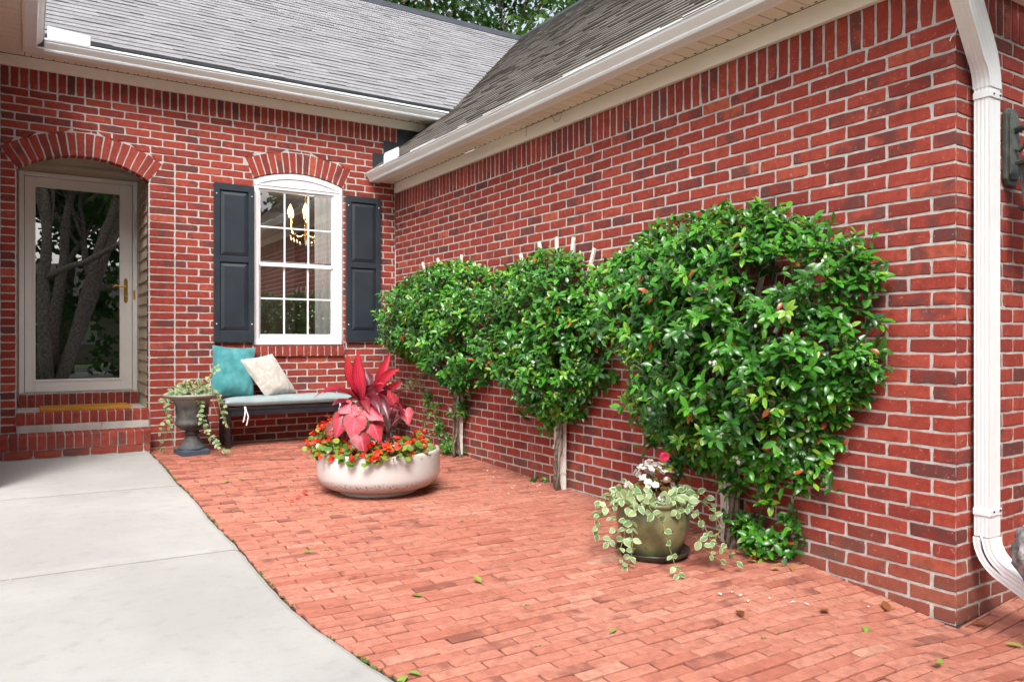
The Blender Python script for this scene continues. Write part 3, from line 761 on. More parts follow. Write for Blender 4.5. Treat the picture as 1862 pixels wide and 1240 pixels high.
def curtain(x0, x1, label):
    c = MB(); n = 40; rows = []
    for j in range(9):
        z = 1.15+j*.19
        rows.append([c.vert((x0+(x1-x0)*k/n, .128+.018*sin(k*.9+.15*j)+.01*sin(k*.37), z)) for k in range(n+1)])
    for j in range(8):
        for k in range(n): c.f.append([rows[j][k], rows[j][k+1], rows[j+1][k+1], rows[j+1][k]])
    c.build('curtain', 'curtain', None, True, label=label, category='curtain', group='curtains behind the window')
curtain(-.83, -.60, 'white curtain hanging behind the right side of the window glass'); curtain(-1.47, -1.375, 'narrow edge of white curtain behind the left side of the window glass')
chc = on(556, 400, 1, 1.5)
ch = thing('chandelier', 'lit candle chandelier with crystal drops seen through the window', 'chandelier', chc)
q = MB(); q.tube([chc+V((0, 0, .25)), chc+V((0, 0, -.25))], [.012, .02], 8); q.tube([chc+V((0, 0, .25)), (chc.x, chc.y, 3.05)], .006, 6)
bl = MB(); cy = MB()
for k in range(6):
    a = k*pi/3+.2; d = V((cos(a), sin(a), 0))
    q.tube([chc+V((0, 0, -.18)), chc+d*.10+V((0, 0, -.22)), chc+d*.19+V((0, 0, -.15)), chc+d*.20+V((0, 0, -.06))], .009, 6)
    q.tube([chc+d*.20+V((0, 0, -.06)), chc+d*.20+V((0, 0, .02))], .011, 6)
    bl.lathe(chc+d*.20+V((0, 0, .02)), [(.0, 0), (.028, .02), (.036, .06), (.018, .11), (.0, .15)], 8)
    for j in range(4): cy.lathe(chc+d*(.20-.04*j)+V((0, 0, -.22-.02*j)), [(0, -.03), (.012, 0), (0, .02)], 6)
q.build('arm', 'brass', ch, True); split_build(bl, 'bulb', 'bulb', ch, True); split_build(cy, 'crystal', 'crystal', ch)

# ------------------------------------------------------------------ downspout
dsp = MB()
def rect_sweep(mb, pts, w, d, ribs=True):
    # rectangular pipe, corrugated front; axes kept horizontal/perpendicular to the path
    pr = []
    W, D = w/2, d/2
    def side(n, fn):
        for k in range(n):
            t = k/n; pr.append(fn(t, .0013*(1 if int(t*8) % 2 else 0) if ribs else 0))
    side(8, lambda t, r: (-W+2*W*t, -D+r)); side(8, lambda t, r: (W-r, -D+2*D*t)); side(8, lambda t, r: (W-2*W*t, D-r)); side(8, lambda t, r: (-W+r, D-2*D*t))
    rings = []
    for k, (p, sx, n) in enumerate(pts):
        p = V(p); sx = V(sx).normalized(); n = V(n).normalized()
        rings.append([mb.vert(p+sx*a+n*b) for a, b in pr])
    m_ = len(pr)
    for k in range(len(rings)-1):
        for j in range(m_): mb.f.append([rings[k][j], rings[k][(j+1) % m_], rings[k+1][(j+1) % m_], rings[k+1][j]])
    mb.f.append(rings[0][::-1]); mb.f.append(rings[-1])
px, py = .155, -5.822
rect_sweep(dsp, [((px, py, .375), (1, 0, 0), (0, 1, 0)), ((px, py, 2.285), (1, 0, 0), (0, 1, 0))], .092, .062)
dsp_o = dsp.build('downspout', 'white', house)
el = MB()
ptsb = []
for k in range(9):                      # foot elbow kicks out from the wall
    a = math.radians(62)*k/8; R = .15
    wob = .006*(k % 2)
    p = V((px, py-R*(1-cos(a)), .37-R*sin(a)))
    ptsb.append((p, (1, 0, 0), V((0, cos(a), -sin(a)))))
p2 = ptsb[-1][0]+V((0, -.30*sin(math.radians(62)), -.30*cos(math.radians(62))))
ptsb.append((p2, (1, 0, 0), ptsb[-1][2]))
rect_sweep(el, ptsb, .098, .070)
for k in range(1, 8):                   # crimps on the bend
    p, sx, n = ptsb[k]; q_ = V(p)-V(n)*0
    el.bar(q_+V(sx)*-.05, q_+V(sx)*.05, .076, .006, n)
el.build('elbow', 'white', dsp_o)
el = MB(); ptst = []
tgt = V((-.245, -6.02, 2.87)); top0 = V((px, py, 2.28)); dirv = V((-.30, -.05, .27)).normalized()
for k in range(9):
    t = k/8; R = .15
    d = (V((0, 0, 1))*(1-t)+dirv*t).normalized()
    p = top0 if k == 0 else ptst[-1][0]+d*.020
    sx = V((1, 0, 0)) - d*d.x; n = d.cross(sx)
    ptst.append((p, sx, n))
ptst.append((ptst[-1][0]+dirv*.5, ptst[-1][1], ptst[-1][2]))
rect_sweep(el, ptst, .098, .070); el.build('elbow', 'white', dsp_o)
st = MB()
for z in (.465, 2.235):
    st = MB(); st.box((px-.051, py-.036, z), (px+.051, py+.034, z+.028)); st.box((px+.0510, py+.028, z), (px+.075, py+.034, z+.028))
    st.build('strap', 'white', dsp_o, bevel=.002)
sw = MB()
for z in (.484, 2.249): sw.tube([(px-.0515+.085, py-.036, z), (px-.0515+.085, py-.041, z)], .005, 8); sw.tube([(px-.02, py-.036, z), (px-.02, py-.040, z)], .004, 8)
split_build(sw, 'screw', 'flash', dsp_o)

# ------------------------------------------------------------------ front steps
steps = thing('front_steps', 'brick and concrete front steps up to the glazed storm door', 'steps', (-2.9, -.1, .24))
LY = -.27
def rowlock(mb, x0, x1, y0, y1, z0, z1, c_=None):
    n = round((x1-x0)/.066); w = (x1-x0)/n
    for k in range(n):
        a = x0+k*w+.004; b = x0+(k+1)*w-.004; c = tint(); c = (c[0]*.85, min(c[1], .5), c[2]); j = U(-.003, .003)
        i = []
        e = .005
        for (y, z, ins) in ((y1, z0, 0), (y1, z1, 0), (y0+e+j+.004, z1+j, 0), (y0+j, z1-e-.004, 0), (y0+j, z0, 0)):
            i.append((mb.vert((a+U(-.001, .001), y, z), c), mb.vert((b+U(-.001, .001), y, z), c)))
        for q in range(len(i)-1): mb.f.append([i[q][0], i[q][1], i[q+1][1], i[q+1][0]])
        mb.f.append([x[0] for x in i]); mb.f.append([x[1] for x in i][::-1])
lt_ = MB(); rowlock(lt_, -3.62, -2.398, LY, -.035, .325, .44)
PLs = lambda u, z, d: (u, LY+.004-d, z)
a = -3.66
while a < -2.45:
    b = min(a+.2, -2.402); brick(lt_, [(a+.004, .258), (b-.004, .258), (b-.004, .316), (a+.004, .316)], PLs, tint(), th=.09); a = b
PLr = lambda u, z, d: (-2.402+d, u, z)
brick(lt_, [(LY+.095, .258), (-.03, .258), (-.03, .316), (LY+.095, .316)], PLr, tint())
lt_.build('lower_tread', 'brick', steps)
q = MB(); q.box((-3.62, LY+.012, .15), (-2.41, -.005, .434)); q.build('step_mortar', 'mortar', steps)
ut = MB(); rowlock(ut, DX0-.004, DX1+.002, -.02, .085, .505, .60)
ut.build('upper_tread', 'brick', steps)
q = MB(); q.box((DX0-.004, -.012, .432), (DX1+.002, .74, .5965)); q.build('landing', 'stepconc', steps, bevel=.004)
q = MB()
for a, b in ((DX0-.002, -3.14), (-3.134, -2.76), (-2.754, DX1)): q.box((a, -.017, .436), (b, -.0125, .50))
split_build(q, 'riser_block', 'stepconc', steps, bevel=.002)
th_ = MB(); rowlock(th_, FX0, FX1, .665, .77, .597, .712); th_.build('threshold', 'brick', steps)
q = MB(); q.box((FX0, .675, .597), (FX1, .78, .708)); q.box((FX0, .70, .7085), (FX1, .80, .728)); q.build('threshold_mortar', 'mortar', steps)
q = MB(); x0, x1 = on(72, 742, 2, .605).x, on(232, 736, 2, .605).x
q.box((x0, .10, .598), (x1, .52, .622))
q.build('doormat', 'coir', None, bevel=.004, label='orange-brown coir doormat lying on the landing before the door', category='doormat')

# ------------------------------------------------------------------ ground
def struct(mb, name, m, **k): return mb.build(name, m, None, kind='structure', **k)
gr = MB()
xs = [-60, -30, -15, -9, -6, -4, 0, 4, 9, 15, 30, 60]; ys = [-80, -50, -35, -20, -14, -11, -9.4, 7, 20, 60]
ids = {}
for x in xs:
    for y in ys: ids[x, y] = gr.vert((x, y, -.16-.0*y))
for i in range(len(xs)-1):
    for j in range(len(ys)-1): gr.f.append([ids[xs[i], ys[j]], ids[xs[i+1], ys[j]], ids[xs[i+1], ys[j+1]], ids[xs[i], ys[j+1]]])
struct(gr, 'lawn', 'grass')
rd = MB(); rd.poly([(-60, -34, -.15), (60, -34, -.15), (60, -27, -.15), (-60, -27, -.15)]); struct(rd, 'street', 'asphalt')
dv = MB(); dv.poly([(-2.5, -27.2, -.146), (3.2, -27.2, -.146), (3.2, -9.2, -.146), (-2.5, -9.2, -.146)]); struct(dv, 'driveway', 'concrete')
def edge_x(y):
    if y > -4.4: return -2.41+.004*sin(y*5)
    t = -4.4-y; return -2.41+.10*t*t+.055*t
pb = MB(); nx, ny = 36, 48
x0, x1, y0, y1 = -2.75, 3.3, -9.2, .02
for i in range(nx+1):
    for j in range(ny+1):
        x = x0+(x1-x0)*i/nx; y = y0+(y1-y0)*j/ny; pb.vert((x, y, g(x, y)-.009))
for i in range(nx):
    for j in range(ny):
        a = i*(ny+1)+j; pb.f.append([a, a+ny+1, a+ny+2, a+1])
struct(pb, 'paving_sand', 'sand')
pv = MB(); PW, PLn = .0590, .203
j = 0; y = -.01
while y > -9.1:
    off = (.5 if j % 2 else 0)+U(-.08, .08); yw = PW
    x = -2.9+off*PLn-PLn
    while x < 3.2:
        xa, xb = x, x+PLn; x += PLn
        ex_ = edge_x(y-.05)
        if xb < ex_+.03 or xa < -2.9: continue
        if xa < ex_+.006: xa = ex_+.004+abs(rnd.gauss(0, .006))
        ya, yb = y-yw, y
        if xb > -.002 and y > -5.79:
            if ya < -5.784 and xb > .02:
                if xa > -.03: yb = -5.776
                else:
                    xm = xb; xb = -.002; cx2 = xm/2
                    brick(pv, [(.002, ya+.001), (xm-.002, ya+.001), (xm-.002, -5.777), (.002, -5.777)], lambda xx, yy, d: (xx, yy, g(xx, yy)+d), (.4, .3, rnd.random()), th=.022, bev=.0015, jit=.001, tilt=.0004)
            elif xa > -.03: continue
            else: xb = -.002
        gp = .0014+abs(rnd.gauss(0, .0016)); gq = .0013+abs(rnd.gauss(0, .0015))
        cx, cy_ = (xa+xb)/2, (ya+yb)/2; hz = rnd.gauss(0, .0016); tx, ty = rnd.gauss(0, .005), rnd.gauss(0, .009)
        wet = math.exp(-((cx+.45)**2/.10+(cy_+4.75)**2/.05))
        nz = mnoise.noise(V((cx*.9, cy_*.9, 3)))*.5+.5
        far = max(0, min(1, (cy_+3.2)/2.6))  # darkens pavers toward the house: weaker sky light there, put into the colour
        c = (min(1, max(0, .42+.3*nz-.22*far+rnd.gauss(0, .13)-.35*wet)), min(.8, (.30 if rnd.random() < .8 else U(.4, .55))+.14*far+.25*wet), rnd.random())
        def P(xx, yy, d): return (xx, yy, g(xx, yy)+.0+hz+tx*(xx-cx)+ty*(yy-cy_)+d)
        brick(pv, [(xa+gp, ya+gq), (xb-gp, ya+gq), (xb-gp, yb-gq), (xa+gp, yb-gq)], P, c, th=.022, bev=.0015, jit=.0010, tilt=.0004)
    y -= PW+.0006; j += 1
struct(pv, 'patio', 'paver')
wk = MB()
def slab(ya, yb):
    n = 24; rows = []
    for k in range(n+1):
        y = yb+(ya-yb)*k/n; xe = edge_x(y)+U(-.004, .004); xs_ = [-5.2, -4, -3.4, -2.9, xe-.02, xe]
        rows.append([wk.vert((x, y, g(x, y)+(.008 if i < 5 else .002)-(.006 if k in (0, n) else 0))) for i, x in enumerate(xs_)]+[wk.vert((xe+.001, y, g(xe, y)-.06))])
    for k in range(n):
        for i in range(6): wk.f.append([rows[k][i], rows[k][i+1], rows[k+1][i+1], rows[k+1][i]])
    for k in (0, n):
        for i in range(6): 
            a, b = rows[k][i], rows[k][i+1]
            wk.f.append([a, b, wk.vert((wk.v[b][0], wk.v[b][1], wk.v[b][2]-.05)), wk.vert((wk.v[a][0], wk.v[a][1], wk.v[a][2]-.05))])
js = [-.255, -1.77, -3.49, -5.22, -6.95, -9.2]
for k in range(5): slab(js[k]-.0075, js[k+1]+.0075)
struct(wk, 'walkway', 'concrete')
wb = MB(); wb.poly([(-5.2, -9.2, -.05), (-2.45, -9.2, -.05), (-2.45, .02, .20), (-5.2, .02, .20)]); struct(wb, 'walkway_bed', 'sand')

# ------------------------------------------------------------------ bench, cushion, pillows
BX0, BX1, BY0, BY1 = -1.805, -.625, -.37, -.045; bz = g(-1.2, -.2)
bench = thing('bench', 'low black bench under the window between the two urns', 'bench', (-1.2, -.2, bz))
q = MB(); q.box((BX0, BY0, .572), (BX1, BY1, .602))
q.box((BX0+.046, BY0+.006, .520), (BX1-.046, BY0+.035, .5715)); q.build('seat', 'black', bench, bevel=.004)
for x in (BX0+.005, BX1-.045):
    for y in (BY0+.01, BY1-.05):
        q = MB(); q.box((x, y, bz-.003), (x+.04, y+.04, .5715)); q.build('leg', 'black', bench, bevel=.004)
    q = MB(); q.box((x+.008, BY0+.051, bz+.10), (x+.032, BY1-.051, bz+.135)); q.box((x+.012, BY0+.051, .42), (x+.028, BY1-.051, .5710)); q.build('side_rail', 'black', bench, bevel=.003)
cu = MB(); nx, ny = 40, 14; TH = .080
def cpt(s, t, top):
    ex = (1-abs(s)**10)**.25; ey = (1-abs(t)**6)**.3
    x = (BX0+BX1)/2+(BX1-BX0+.01)/2*s; y = (BY0+BY1)/2-.008+(BY1-BY0+.03)/2*t
    e = min(1, ex)*min(1, ey)
    z = .604+TH/2+(1 if top else -1)*TH/2*e
    if top: z += .006*mnoise.noise(V((x*5, y*5, 1)))+.010*(1-s*s)*(1-t*t)
    else: z = max(z, .6035)
    return (x, y, z)
ss = [-1, -.985, -.95]+[-.9+1.8*k/30 for k in range(31)]+[.95, .985, 1]; ts = [-1, -.97, -.9]+[-.8+1.6*k/8 for k in range(9)]+[.9, .97, 1]
top = [[cu.vert(cpt(s, t, True)) for t in ts] for s in ss]; bot = [[cu.vert(cpt(s, t, False)) for t in ts] for s in ss]
for i in range(len(ss)-1):
    for j in range(len(ts)-1):
        cu.f.append([top[i][j], top[i+1][j], top[i+1][j+1], top[i][j+1]]); cu.f.append([bot[i][j+1], bot[i+1][j+1], bot[i+1][j], bot[i][j]])
cush = thing('seat_cushion', 'pale grey-green seat cushion tied along the top of the bench', 'cushion', (-1.2, -.2, .603))
cu.build('pad', 'fabric', cush, True)
for u0 in (445, 618):
    a = on(u0, 741 if u0 < 500 else 735, 1, BY0-.02); tie = MB()
    for dx, ln in ((-.008, .13), (.012, .16)):
        if u0 > 500: ln *= .35
        pp = [a+V((0, 0, .01)), a+V((dx*.4+.004, -.012, -.02)), a+V((dx*1.5+.01, -.016, -ln*.5)), a+V((dx*.6+.004*(1 if dx > 0 else -3), -.014, -ln))]
        for k in range(3): tie.bar(pp[k], pp[k+1], .011, .002, (0, 1, 0))
    tie.build('tie', 'frame', cush)
def pillow(name, TL, TR, BRr, BL, T, m, label):
    mb = MB(); n = 22
    TL, TR, BRr, BL = map(V, (TL, TR, BRr, BL)); nrm = (TR-TL).cross(BL-TL).normalized()
    if nrm.y > 0: nrm = -nrm
    F = []; Bk = []
    for i in range(n+1):
        f = []; b = []
        for j in range(n+1):
            s = -1+2*i/n; t = -1+2*j/n
            pin = 1-.07*(1-t*t)*abs(s)**3; pin2 = 1-.07*(1-s*s)*abs(t)**3
            a = .5+.5*s*pin; c = .5+.5*t*pin2
            p = TL*(1-a)*(1-c)+TR*a*(1-c)+BRr*a*c+BL*(1-a)*c
            h = T*((1-s**4)**.6)*((1-t**4)**.6)
            ed = max(abs(s), abs(t))
            wr = .010*mnoise.noise(V((s*1.5*(1+3*ed), t*2.2, 5)))*(1+ed)*min(1, (1-ed)*5)
            f.append(mb.vert(p+nrm*(h+wr))); b.append(mb.vert(p-nrm*h*.55))
        F.append(f); Bk.append(b)
    for i in range(n):
        for j in range(n):
            mb.f.append([F[i][j], F[i+1][j], F[i+1][j+1], F[i][j+1]]); mb.f.append([Bk[i][j+1], Bk[i+1][j+1], Bk[i+1][j], Bk[i][j]])
    mb.build(name, m, None, True, label=label, category='pillow', group='pillows on the bench')
pillow('pillow', on(386, 627, 1, -.10), on(465, 632, 1, -.075), on(462, 722, 1, -.20), on(381, 724, 1, -.27), .085, 'teal', 'square teal velvet pillow leaning upright against the brick wall')
pillow('pillow', on(430, 653, 1, -.20), on(495, 643, 1, -.10), on(540, 714, 1, -.17), on(484, 724, 1, -.30), .07, 'weave', 'tilted off-white textured pillow leaning on the teal one')

# ------------------------------------------------------------------ vines in the urns and pot
def strand(lm, sm_, pts, step, L, W, sag=.0, droop=.5, rad=.0022, shp='oval', last=1., r0=(.2, 1.)):
    pts = [V(p) for p in pts]
    # smooth path
    P = []
    for k in range(len(pts)-1):
        a = pts[max(0, k-1)]; b = pts[k]; c = pts[k+1]; d = pts[min(len(pts)-1, k+2)]
        for i in range(6):
            t = i/6; P.append(.5*((2*b)+(c-a)*t+(2*a-5*b+4*c-d)*t*t+(3*b-a-3*c+d)*t**3))
    P.append(pts[-1]); sm_.tube(P, rad, 5)
    acc = 0; tot = sum((P[k+1]-P[k]).length for k in range(len(P)-1)); run = 0
    for k in range(len(P)-1):
        d = P[k+1]-P[k]; run += d.length; acc += d.length
        if acc >= step*U(.7, 1.3):
            acc = 0; d.normalize(); s = rdir(); s = (s-d*s.dot(d)).normalized()
            f = 1-(1-last)*run/tot
            for sg_ in (1, -1):
                l = L*f*U(.7, 1.15)
                dr = (s*sg_+d*.5+V((0, 0, .15))).normalized()
                leaf(lm, P[k], dr, V((-.45, -.75, .6))+rdir()*.5, l, W/L*l*U(.85, 1.15), shp, U(.1, .5), U(.1, .3), U(*r0))
    leaf(lm, P[-1], (P[-1]-P[-2]), V((-.5, -.7, .5)), L*last, W*last, shp, .2, .2, U(*r0))
def make_urn(c):
    z = g(c[0], c[1]); o = thing('urn', '', 'urn', (c[0], c[1], z), 'urns at the ends of the bench')
    q = MB(); pl = [(.15*cos(a), .15*sin(a)) for a in (math.radians(x) for x in (57, 147, 237, 327))]
    def sq(r, zz, k=1): return [(c[0]+r*cos(math.radians(x)), c[1]+r*sin(math.radians(x)), zz) for x in (57, 147, 237, 327)]
    r1 = [q.vert(p) for p in sq(.158, z-.004)]; r2 = [q.vert(p) for p in sq(.158, z+.036)]; r3 = [q.vert(p) for p in sq(.146, z+.048)]
    for A, B in ((r1, r2), (r2, r3)):
        for k in range(4): q.f.append([A[k], A[(k+1) % 4], B[(k+1) % 4], B[k]])
    q.f.append(r3); q.build('plinth', 'urn', o, bevel=.004)
    q = MB(); fl_ = lambda k, j: (.035*(1 if j % 3 == 0 else 0) if 3 <= k <= 8 or 17 <= k <= 20 else 0)
    prof = [(.0, .046), (.112, .046), (.114, .056), (.102, .066), (.09, .082), (.075, .105), (.062, .135), (.052, .155), (.050, .165), (.062, .172), (.066, .18), (.058, .19), (.055, .20), (.080, .215), (.115, .235), (.138, .26), (.139, .275), (.126, .29), (.122, .31), (.132, .40), (.142, .455), (.152, .475), (.175, .49), (.215, .50), (.225, .508), (.222, .518), (.20, .52), (.17, .512), (.14, .47), (.0, .46)]
    q.lathe((c[0], c[1], z), prof, 48, flute=fl_); q.build('bowl', 'urn', o, True)
    q = MB(); q.lathe((c[0], c[1], z), [(0, .495), (.15, .49), (.158, .475)], 20); q.build('soil', 'soil', o)
    return o, z
u1, uz = make_urn((-2.105, -.47)); u1['label'] = 'weathered grey pedestal urn left of the bench beside the front steps'
u2, uz2 = make_urn((-.33, -.42)); u2['label'] = 'weathered pedestal urn in the wall corner behind the big pale planter'
uc = V((-2.105, -.47, uz+.52))
vt = thing('trailing_vine', 'variegated green and cream vine spilling over the urn beside the steps', 'vine', (-2.105, -.47, uz+.49), 'variegated trailing vines')
lm, sm_ = MB(), MB()
UD = 6.60
def path(px_, d0, dd=0): return [at(u, v, d0+dd*k) for k, (u, v) in enumerate(px_)]
for pts in ([(350, 712), (325, 712), (305, 722), (303, 745), (310, 765), (308, 775)], [(345, 712), (318, 714), (298, 730), (306, 750), (300, 770), (292, 786)],
            [(352, 710), (362, 720), (365, 740), (364, 760), (372, 775), (378, 790), (392, 805), (404, 818)], [(350, 712), (358, 722), (360, 742), (368, 758), (372, 774)],
            [(345, 710), (335, 702), (322, 706), (312, 716), (318, 735)], [(352, 710), (366, 700), (378, 690), (388, 676), (394, 668)], [(360, 712), (382, 712), (400, 722), (408, 745), (406, 760), (410, 770)],
            [(350, 708), (345, 698), (352, 690), (360, 696)], [(340, 710), (330, 698), (338, 694), (350, 700)], [(355, 710), (372, 704), (388, 712), (396, 720)],
            [(356, 712), (368, 722), (372, 745), (370, 765), (374, 778)], [(345, 712), (312, 718), (304, 735), (308, 752)]):
    strand(lm, sm_, path(pts, UD-.12+U(-.1, .06), -.006), .030, .056, .032, last=.75)
for pts in ([(308, 775), (300, 795), (290, 812), (284, 822)], [(308, 772), (313, 790), (315, 808), (316, 825)], [(395, 722), (402, 750), (412, 770), (418, 780)], [(385, 722), (392, 745), (398, 765)], [(404, 818), (420, 816), (428, 812)]):
    sm_.tube(path(pts, UD-.15), .003, 5)
for u, v in ((292, 822), (300, 830), (296, 806), (405, 818), (412, 822), (398, 812), (408, 826), (388, 798)): leaf(lm, at(u, v, UD-.12), rdir(.3), (0, -.5, .8), .045, .03, 'oval', .2, .2, U(.1, .6))
for k in range(120):
    a = U(0, 6.28); rr = U(.02, .21); leaf(lm, uc+V((rr*cos(a), rr*sin(a), U(-.02, .03))), V((cos(a), sin(a), U(0, .9))), V((-.4, -.6, .7)), U(.03, .05), U(.018, .028), 'oval', .3, .2, U(.2, 1))
lm.build('leaves', 'vinca', vt, True); sm_.build('stems', 'stem', vt, True)
vt = thing('trailing_vine', 'thin pale variegated vine trailing down in the wall corner behind the planter', 'vine', (-.33, -.42, uz2+.49), 'variegated trailing vines')
lm, sm_ = MB(), MB(); c2 = V((-.33, -.42, uz2+.52))
for pts in ([(735, 705), (755, 698), (772, 705), (778, 730), (776, 755), (782, 780), (786, 800)], [(735, 705), (760, 690), (785, 680), (795, 700), (792, 730), (796, 760)], [(735, 708), (765, 712), (772, 740), (768, 770), (774, 800)], [(735, 705), (722, 698), (712, 705), (708, 722)], [(730, 702), (748, 686), (765, 672), (780, 668)]):
    strand(lm, sm_, path(pts, 7.45, -.02), .038, .045, .024, last=.7, r0=(0, .6))
for k in range(70):
    a = U(0, 6.28); rr = U(.02, .2); leaf(lm, c2+V((rr*cos(a), rr*sin(a), U(-.02, .07))), V((cos(a), sin(a), U(0, .9))), V((-.4, -.6, .7)), U(.03, .05), U(.018, .028), 'oval', .3, .2, U(.2, 1))
lm.build('leaves', 'vinca', vt, True); sm_.build('stems', 'stem', vt, True)

# ------------------------------------------------------------------ big planter
PC = V((-1.235, -2.505, 0)); pz = g(PC.x, PC.y)
pl = thing('planter', 'wide shallow cream glazed planter bowl with a speckled brown band', 'planter', (PC.x, PC.y, pz))
q = MB(); q.lathe((PC.x, PC.y, pz), [(0, .004), (.268, -.002), (.272, .010), (.268, .020), (.282, .023), (.318, .030), (.356, .043), (.388, .063), (.409, .090), (.420, .125), (.423, .17), (.423, .22), (.422, .270), (.420, .284), (.414, .291), (.404, .292), (.396, .286), (.392, .25), (.388, .22)], 72); q.build('bowl', 'glaze', pl, True)
q = MB(); q.lathe((PC.x, PC.y, pz), [(0, .262), (.2, .256), (.392, .238)], 40); q.build('soil', 'soil', pl, True)
RZ = pz+.29
D0 = 5.27
# cordyline
co = thing('cordyline', 'red and maroon ti plant rising from the centre of the cream planter', 'plant', (PC.x, PC.y, RZ-.03))
lm = MB(); sm_ = MB()
def blade(pts, d, W, r, dd=0., face=None, fold=.35):
    P = [at(u, v, d+dd*k) for k, (u, v) in enumerate(pts)]
    # spline
    n = 12; path_ = []
    def bez(t):
        Q = P[:]
        while len(Q) > 1: Q = [Q[i]*(1-t)+Q[i+1]*t for i in range(len(Q)-1)]
        return Q[0]
    path_ = [bez(k/n) for k in range(n+1)]
    prof = [.22, .26, .36, .52, .7, .86, .96, 1, .97, .86, .66, .36, .02]
    rows = []; fc = V(face) if face else -ray(pts[1][0], pts[1][1])
    for k, p in enumerate(path_):
        t = (path_[min(n, k+1)]-path_[max(0, k-1)]).normalized(); s = t.cross(fc)
        if s.length < .1: s = t.cross(V((0, 0, 1)))
        s.normalize(); nn = s.cross(t); hw = W*prof[k]/2
        wv = .12*hw*sin(k*1.3+r*30)
        rr = max(0, min(1, r+.10*(k/n-.5)))
        rows.append([lm.vert(p+s*(f*hw)+nn*(abs(f)*hw*fold+wv*f), (rr, abs(f), k/n)) for f in (-1, -.5, 0, .5, 1)])
    for k in range(n):
        for j in range(4): lm.f.append([rows[k][j], rows[k][j+1], rows[k+1][j+1], rows[k+1][j]])
B1 = (659, 738); B2 = (681, 735)
blade([B1, (655, 700), (632, 690), (631, 643)], D0, .085, .88, -.03)
blade([B1, (662, 700), (646, 690), (652, 636)], D0-.05, .088, .80, -.01)
blade([B1, (648, 712), (640, 690), (640, 662)], D0+.08, .07, .96, .0)
blade([B2, (683, 712), (690, 690), (710, 638)], D0+.02, .075, .70, .02)
blade([B2, (688, 700), (700, 676), (727, 671)], D0-.06, .065, .80, -.02)
blade([B2, (676, 700), (668, 690), (664, 670)], D0+.12, .07, .25, .02)
blade([B1, (640, 712), (612, 690), (570, 724)], D0-.02, .065, .52, -.05, (0, -.3, 1))
blade([B1, (645, 722), (622, 700), (585, 716)], D0+.05, .065, .30, -.03, (0, -.3, 1))
blade([B1, (640, 735), (620, 722), (604, 738)], D0-.10, .06, .25, -.05, (0, -.5, 1))
blade([B1, (665, 705), (690, 692), (698, 700)], D0-.12, .05, .78, -.03, (0, -.4, 1))
blade([B2, (690, 715), (712, 704), (733, 694)], D0+.03, .06, .62, .0)
blade([B2, (700, 722), (722, 700), (752, 714)], D0+.05, .055, .16, -.02, (0, -.3, 1))
blade([B2, (684, 715), (700, 722), (706, 765)], D0-.12, .075, .15, -.05)
blade([B1, (672, 712), (684, 720), (690, 752)], D0-.15, .07, .20, -.05)
blade([B1, (668, 720), (660, 725), (672, 752)], D0-.16, .06, .42, -.05)
blade([B2, (705, 740), (722, 740), (738, 752)], D0-.06, .055, .14, -.04, (0, -.3, 1))
blade([B2, (694, 690), (700, 690), (690, 678)], D0+.1, .07, .2, .0)
blade([B2, (690, 725), (695, 690), (702, 690)], D0-.02, .06, .12, .0)
blade([B1, (650, 730), (655, 700), (648, 690)], D0+.12, .06, .15, .0)
for k in range(10): blade([B1 if k % 2 else B2, (660+U(-8, 26), 715), (668+U(-40, 45), 700), (668+U(-45, 60), 715+U(-20, 20))], D0+U(-.05, .15), .055, U(.05, .3), U(-.03, .03))
sm_.tube([at(659, 775, D0), at(659, 735, D0)], .014, 7); sm_.tube([at(680, 775, D0), at(681, 732, D0)], .014, 7)
split_build(lm, 'leaf', 'cordyline', co, True); split_build(sm_, 'stalk', 'redstem', co, True)
# caladium
ca = thing('caladium', 'pink heart-leaved caladium with dark leaf margins at the front of the planter', 'plant', at(655, 815, D0-.15))
lm = MB(); sm_ = MB()
for (cx, cy_, tx, ty, w, dd, r) in ((645, 764, 638, 807, 44, -.34, .82), (671, 745, 700, 764, 40, -.27, .74), (636, 737, 610, 751, 34, -.20, .78), (676, 768, 696, 808, 44, -.28, .58), (656, 796, 665, 831, 34, -.37, .36),
                                   (622, 760, 606, 803, 36, -.22, .55), (716, 730, 706, 708, 28, -.12, .8), (738, 748, 744, 776, 26, -.12, .7), (722, 752, 712, 778, 32, -.04, .12), (694, 764, 708, 786, 34, -.10, .08), (652, 744, 640, 754, 30, -.24, .88), (712, 742, 726, 756, 28, 0, .35), (606, 776, 598, 802, 26, -.10, .15), (730, 740, 722, 726, 24, .05, .2),
                                   (660, 774, 664, 800, 40, -.10, .04), (634, 782, 626, 806, 36, -.12, .06), (690, 780, 698, 806, 36, -.10, .03)):
    p = at(cx, cy_, D0+dd); tip = at(tx, ty, D0+dd-.05); d = tip-p; p = p-d*.08; Lf = d.length*1.12
    heart(lm, p, d, V((-.35, -.8, .75))+rdir()*.2, Lf*1.0, w*D0/FPX*1.1, r)
    b = PC+V((U(-.12, .12), U(-.15, .05), RZ-.04)); mid = (b+p)/2+V((0, 0, .05)); sm_.tube([b, mid, p+V((0, 0, -.002))], .0035, 5)
split_build(lm, 'leaf', 'caladium', ca, True); split_build(sm_, 'stem', 'redstem', ca, True)
